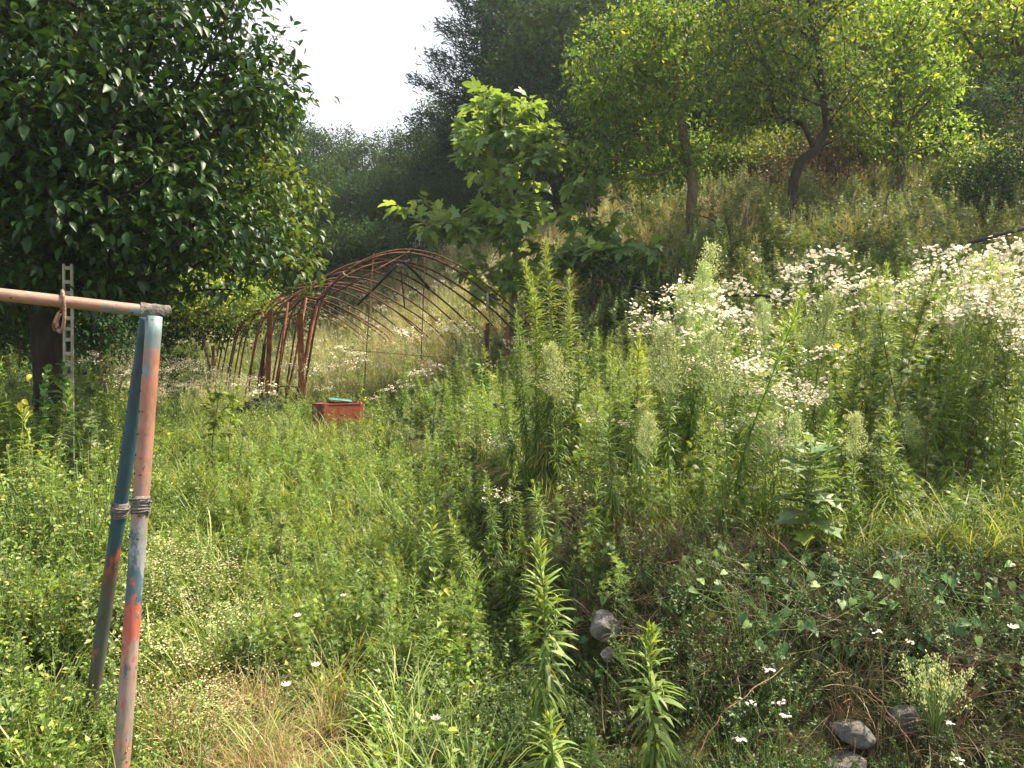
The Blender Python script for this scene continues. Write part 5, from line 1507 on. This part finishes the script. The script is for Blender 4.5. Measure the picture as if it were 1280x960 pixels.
    for i, (px, py, lb) in enumerate(BL):
        d = 1.0
        for dd in np.arange(2.5, 8, .02):                               # where this sight line meets the turf
            p = P(px, py, dd)
            if p[2] < gz(p[0], dd) + .27: d = dd; break
        p = P(px, py, d); z = gz(p[0], d)
        root = empty('white_bloom', (p[0], d, z)); tag(root, lb, 'flower')
        h = p[2] - z; rr = rs(i + 400)
        Geo().tube(np.array([(0, 0, 0), (.01, .01, h * .5), (0, 0, h)]), .0014, 4, .5).build('stem', M_weed_stem, root)
        f = Geo(); m = 9
        a = np.arange(m) / m * 2 * PI
        f.leaves(tpl_quad(.55, .05, -.1), np.tile([0, 0, h], (m, 1)) + 0., np.stack([np.cos(a), np.sin(a) - .1, .45 + 0 * a], -1), up_n(m), .026, rr.uniform(.6, 1, m))
        f.build('petals', M_petal, root)
        Geo().leaves(DISC, np.array([[0, 0, h + .004]]), np.array([[0, 1., .1]]), up_n(1), .01, np.array([.5])).build('centre', M_seed, root)
    # reddish bramble canes
    for pts, lb in (([(868, 948, 2.7), (895, 905, 2.75), (930, 870, 2.8), (978, 838, 2.9)], 'reddish bare cane arching across the lower right'),
                    ([(1150, 950, 2.75), (1120, 900, 2.8), (1085, 862, 2.85)], 'reddish bare cane between the thin stalks and the budding plant'),
                    ([(960, 668, 3.5), (1000, 705, 3.45), (1045, 775, 3.3)], 'thin reddish cane crossing in front of the lettuce')):
        q = catmull([P(*a) for a in pts], 4); q = q + rs(int(pts[0][0])).randn(*q.shape) * .004
        tag(Geo().tube(catmull(q, 3), .0021, 5).build('bramble_cane', M_stick), lb, 'cane')

# ------------------------------------------------------------------ stuff: grass, herbs, meadow
def undergrowth():
    GT = [grass_tuft(500 + k, H, n, .06, wd=w_, droop=dr) for k, (H, n, w_, dr) in enumerate([(.24, 45, .006, .5), (.32, 50, .006, .6), (.18, 50, .006, .4), (.42, 40, .007, .6)])]
    LG = [grass_tuft(510 + k, H, 48, .08, wd=.009, droop=.75) for k, H in enumerate((.6, .75, .5))]
    DG = [grass_tuft(520 + k, H, 55, .09, M_dry, .004, .6) for k, H in enumerate((.3, .22, .4))]
    HB = [herb_clump(530, .22, .12, 110, .034), herb_clump(531, .3, .13, 130, .03), herb_clump(532, .16, .13, 100, .04, tpl=tpl_oval(.6)), herb_clump(533, .38, .12, 150, .028, mat=M_mug)]
    HS = [herb_clump(540, .3, .15, 190, .018, stems=11, mat=M_mug), herb_clump(541, .38, .16, 220, .017, stems=12), herb_clump(542, .28, .15, 170, .018, stems=11, fl=7)]
    YF = [herb_clump(545, .26, .15, 120, .02, stems=14, fl=9)]
    FR = [list(mugwort(550 + k, H, 60, .06, M_herb, 5).values())[1] for k, H in enumerate((.35, .45, .28))]
    TH = [horseweed(560 + k, H, 90, .07)['foliage'] for k, H in enumerate((.5, .4))]
    path = lambda x, y: bank_s(x, y) < -.0
    def lowdens(x, y): return (bank_s(x, y) < .05) | (y > 9)
    # grasses on the path and left
    xy = rand_xy(4200, 1, -6, 2.2, 2.3, 9.5, lambda x, y: (bank_s(x, y) < np.where(x > -.2, -1.1, -.1)) & ((pxof(x, y) > 165) | (y < 2.75) | (rs(4).rand(len(x)) < .3)))
    r = rs(601); scatter('grass', xy, GT, r.uniform(.5, 1.1, len(xy)), 'fresh green grass carpeting the path', 'grass', 1)
    xy = rand_xy(6800, 2, -8, 2.5, 2.3, 11, lambda x, y: (bank_s(x, y) < np.where(x > -.1, -.95, .1)) & ~((pxof(x, y) > 250) & (pxof(x, y) < 400) & (y < 3.35)))
    r = rs(602); scatter('low_herbs', xy, HB, r.uniform(.5, 1.15, len(xy)) * np.where(pxof(xy[:, 0], xy[:, 1]) < 150, 1.3, 1), 'low leafy herbs covering the path and its edges', 'ground cover', 2)
    xy = rand_xy(2600, 3, -8, 0, 2.6, 9, lambda x, y: (pxof(x, y) < 190 + 30 * np.sin(y * 3)))
    r = rs(603); scatter('small_leaved_herbs', xy, HS[:2], r.uniform(.8, 1.6, len(xy)) * np.where((pxof(xy[:, 0], xy[:, 1]) < 150) & (xy[:, 1] > 4.3), 1.45, 1), 'dense small-leaved weeds on the left bank', 'ground cover', 3)
    xy = rand_xy(1500, 4, -3.2, .6, 3.2, 7.5, lambda x, y: (bank_s(x, y) < .2) & (y > 3.5) & (pxof(x, y) > 330 - 35 * (y - 3.5)))
    r = rs(604); scatter('feathery_herbs', xy, FR + TH, r.uniform(.55, 1.1, len(xy)), 'feathery green herbs along the foot of the bank', 'ground cover', 4)
    xy = rand_xy(120, 5, -2.2, -.6, 2.8, 4.9, lambda x, y: (pxof(x, y) > 150) & (pxof(x, y) < 370))
    r = rs(605); scatter('cream_flowered_herbs', xy, YF, r.uniform(.7, 1.15, len(xy)), 'low weeds with tiny cream flowers right of the pipe legs', 'ground cover', 5)
    # dry straw, bottom left and bank lip
    xy = rand_xy(95, 6, -1.6, -.6, 2.6, 3.5, lambda x, y: (pxof(x, y) > 185) & (pxof(x, y) < 420))
    r = rs(606); scatter('dry_straw', xy, DG, r.uniform(.6, 1.1, len(xy)), 'flattened straw-coloured dead grass near the pipe legs', 'dry grass', 6, tilt=.5)
    xy = rand_xy(620, 7, .2, 4.2, 2.6, 4.6, lambda x, y: (bank_s(x, y) > -.5) & (bank_s(x, y) < .75))
    r = rs(607); scatter('bank_straw', xy, [grass_tuft(525 + k, H, 60, .12, M_brown, .004, .6) for k, H in enumerate((.3, .24, .4))], r.uniform(.4, .8, len(xy)), 'brown dead grass hanging over the bank', 'dry grass', 7, tilt=.8)
    # terrace understorey
    xy = rand_xy(6500, 8, -1.4, 9, 3.4, 11, lambda x, y: (bank_s(x, y) > .42) & ((x < .9) | (y > 4.8) | (rs(7).rand(len(x)) < .55)))
    r = rs(608); scatter('terrace_herbs', xy, FR + HB[3:] + HS + TH, r.uniform(.6, 1.25, len(xy)), 'leafy understorey weeds filling the terrace', 'ground cover', 8)
    xy = rand_xy(1300, 9, -.6, 8, 3.5, 7, lambda x, y: bank_s(x, y) > .42)
    r = rs(609); scatter('terrace_grass', xy, GT, r.uniform(.5, 1.0, len(xy)), 'grass between the weeds on the terrace', 'grass', 9)
    xy = rand_xy(210, 10, .9, 4.6, 3.3, 4.5, lambda x, y: (bank_s(x, y) > .3) & (rs(1).rand(len(x)) < (pxof(x, y) - 900) / 350))
    r = rs(610); scatter('arching_grass', xy, LG, r.uniform(.4, .65, len(xy)), 'long arching grass on the lip of the bank at right', 'grass', 10)
    # bank face: sparse small leaves
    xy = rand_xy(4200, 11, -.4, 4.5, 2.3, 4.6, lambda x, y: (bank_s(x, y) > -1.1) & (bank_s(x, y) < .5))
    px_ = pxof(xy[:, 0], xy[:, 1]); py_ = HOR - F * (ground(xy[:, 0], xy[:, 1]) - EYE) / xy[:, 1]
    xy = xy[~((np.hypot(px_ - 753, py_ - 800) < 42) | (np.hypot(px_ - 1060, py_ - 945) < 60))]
    r = rs(611); scatter('bank_creepers', xy, [herb_clump(620, .3, .15, 190, .018, stems=11, mat=M_creep), herb_clump(621, .34, .16, 200, .02, stems=12, mat=M_creep), herb_clump(622, .22, .12, 110, .034, mat=M_creep)], r.uniform(.35, .85, len(xy)), 'small-leaved creepers coloured dark for the shaded bank', 'ground cover', 11, tilt=.5)
    # behind: weeds round the hoops and the pale meadow
    MD = [grass_tuft(570 + k, H, 36, .1, wd=.008, seedy=9) for k, H in enumerate((.6, .75))]
    fm = []
    for k in range(3):
        p = fleabane(580 + k, .9, 60, .2, 30, .02, 8); fm.append(p['flower_head']); fm.append(p['foliage'])
    MW = [mugwort(590 + k, H, 110, .09, None, 6)['foliage'] for k, H in enumerate((.7, .9))]
    xy = rand_xy(5200, 12, -12, 1.5, 9, 19, lambda x, y: (bank_s(x, y) < 3) & ((pxof(x, y) > 130) | (y < 9.8)))
    r = rs(612); scatter('weedy_meadow', xy, MW + HB + FR + HS, np.where((pxof(xy[:, 0], xy[:, 1]) > 200) & (xy[:, 1] < 13), .62, 1.0) * r.uniform(.5, 1.0, len(xy)), 'knee-high green weeds around the hoop frame', 'ground cover', 12)
    xy = rand_xy(2600, 13, -14, 0, 10.5, 24, lambda x, y: (pxof(x, y) < 640) & (pxof(x, y) > 135))
    idx = None
    r = rs(613); scatter('flower_meadow', xy, fm + MD + [MD[0], MD[1]], r.uniform(.55, .95, len(xy)), 'pale flowering meadow beyond and inside the hoop frame', 'meadow', 13)
    xy = rand_xy(1500, 18, -14, -3, 9.5, 22, lambda x, y: (pxof(x, y) < 300) & (pxof(x, y) > 140))
    r = rs(618); scatter('seeding_grass', xy, MD + [fm[0], fm[2]], r.uniform(.6, 1.0, len(xy)), 'cream seed-headed grass behind the pipe joint', 'grass', 18)
    xy = rand_xy(4200, 14, -5, 16, 12, 27)
    DT = [grass_tuft(575 + k, H, 50, .12, M_dry if k == 2 else M_dryg, .010, .45, seedy=6) for k, H in enumerate((.45, .5, .6, .55))]
    r = rs(614); scatter('dry_slope_grass', xy, DT, r.uniform(.5, 1.0, len(xy)), 'sunlit straw-yellow grass on the orchard slope', 'dry grass', 14)
    xy = rand_xy(4200, 15, -1, 14, 10, 16)
    r = rs(615); scatter('slope_herbs', xy, MW + HS, r.uniform(.6, 1.1, len(xy)), 'green weeds on the lower orchard slope', 'ground cover', 15)
    xy = rand_xy(2600, 16, -30, 30, 24, 48)
    big = [herb_clump(595 + k, 1.2, .9, 320, .16, mat=M_forest, stems=20) for k in range(2)]
    r = rs(616); scatter('forest_undergrowth', xy, big, r.uniform(.7, 1.4, len(xy)), 'dark undergrowth on the wooded hillside', 'undergrowth', 16)
    xy = rand_xy(260, 17, -16, -3.5, 14, 22, lambda x, y: (pxof(x, y) < 250) | (y > 21))
    r = rs(617); scatter('shade_undergrowth', xy, big, r.uniform(.6, .9, len(xy)), 'dark undergrowth in the shade behind the big tree', 'undergrowth', 17)

big_trees()
forest()
weeds()
undergrowth()

# ------------------------------------------------------------------ haze
def haze():
    g = Geo(); g.box((0, 27, 17), (90, 66, 42))
    m, n, L = _new('thin_haze')
    out = n.new('ShaderNodeOutputMaterial'); pv = n.new('ShaderNodeVolumePrincipled')
    pv.inputs['Color'].default_value = (.80, .92, 1, 1); pv.inputs['Density'].default_value = .0008; pv.inputs['Anisotropy'].default_value = .3
    L.new(pv.outputs[0], out.inputs['Volume'])
    tag(g.build('haze', m, smooth_=False), 'thin pale haze in the air', 'haze', kind='stuff')

haze()
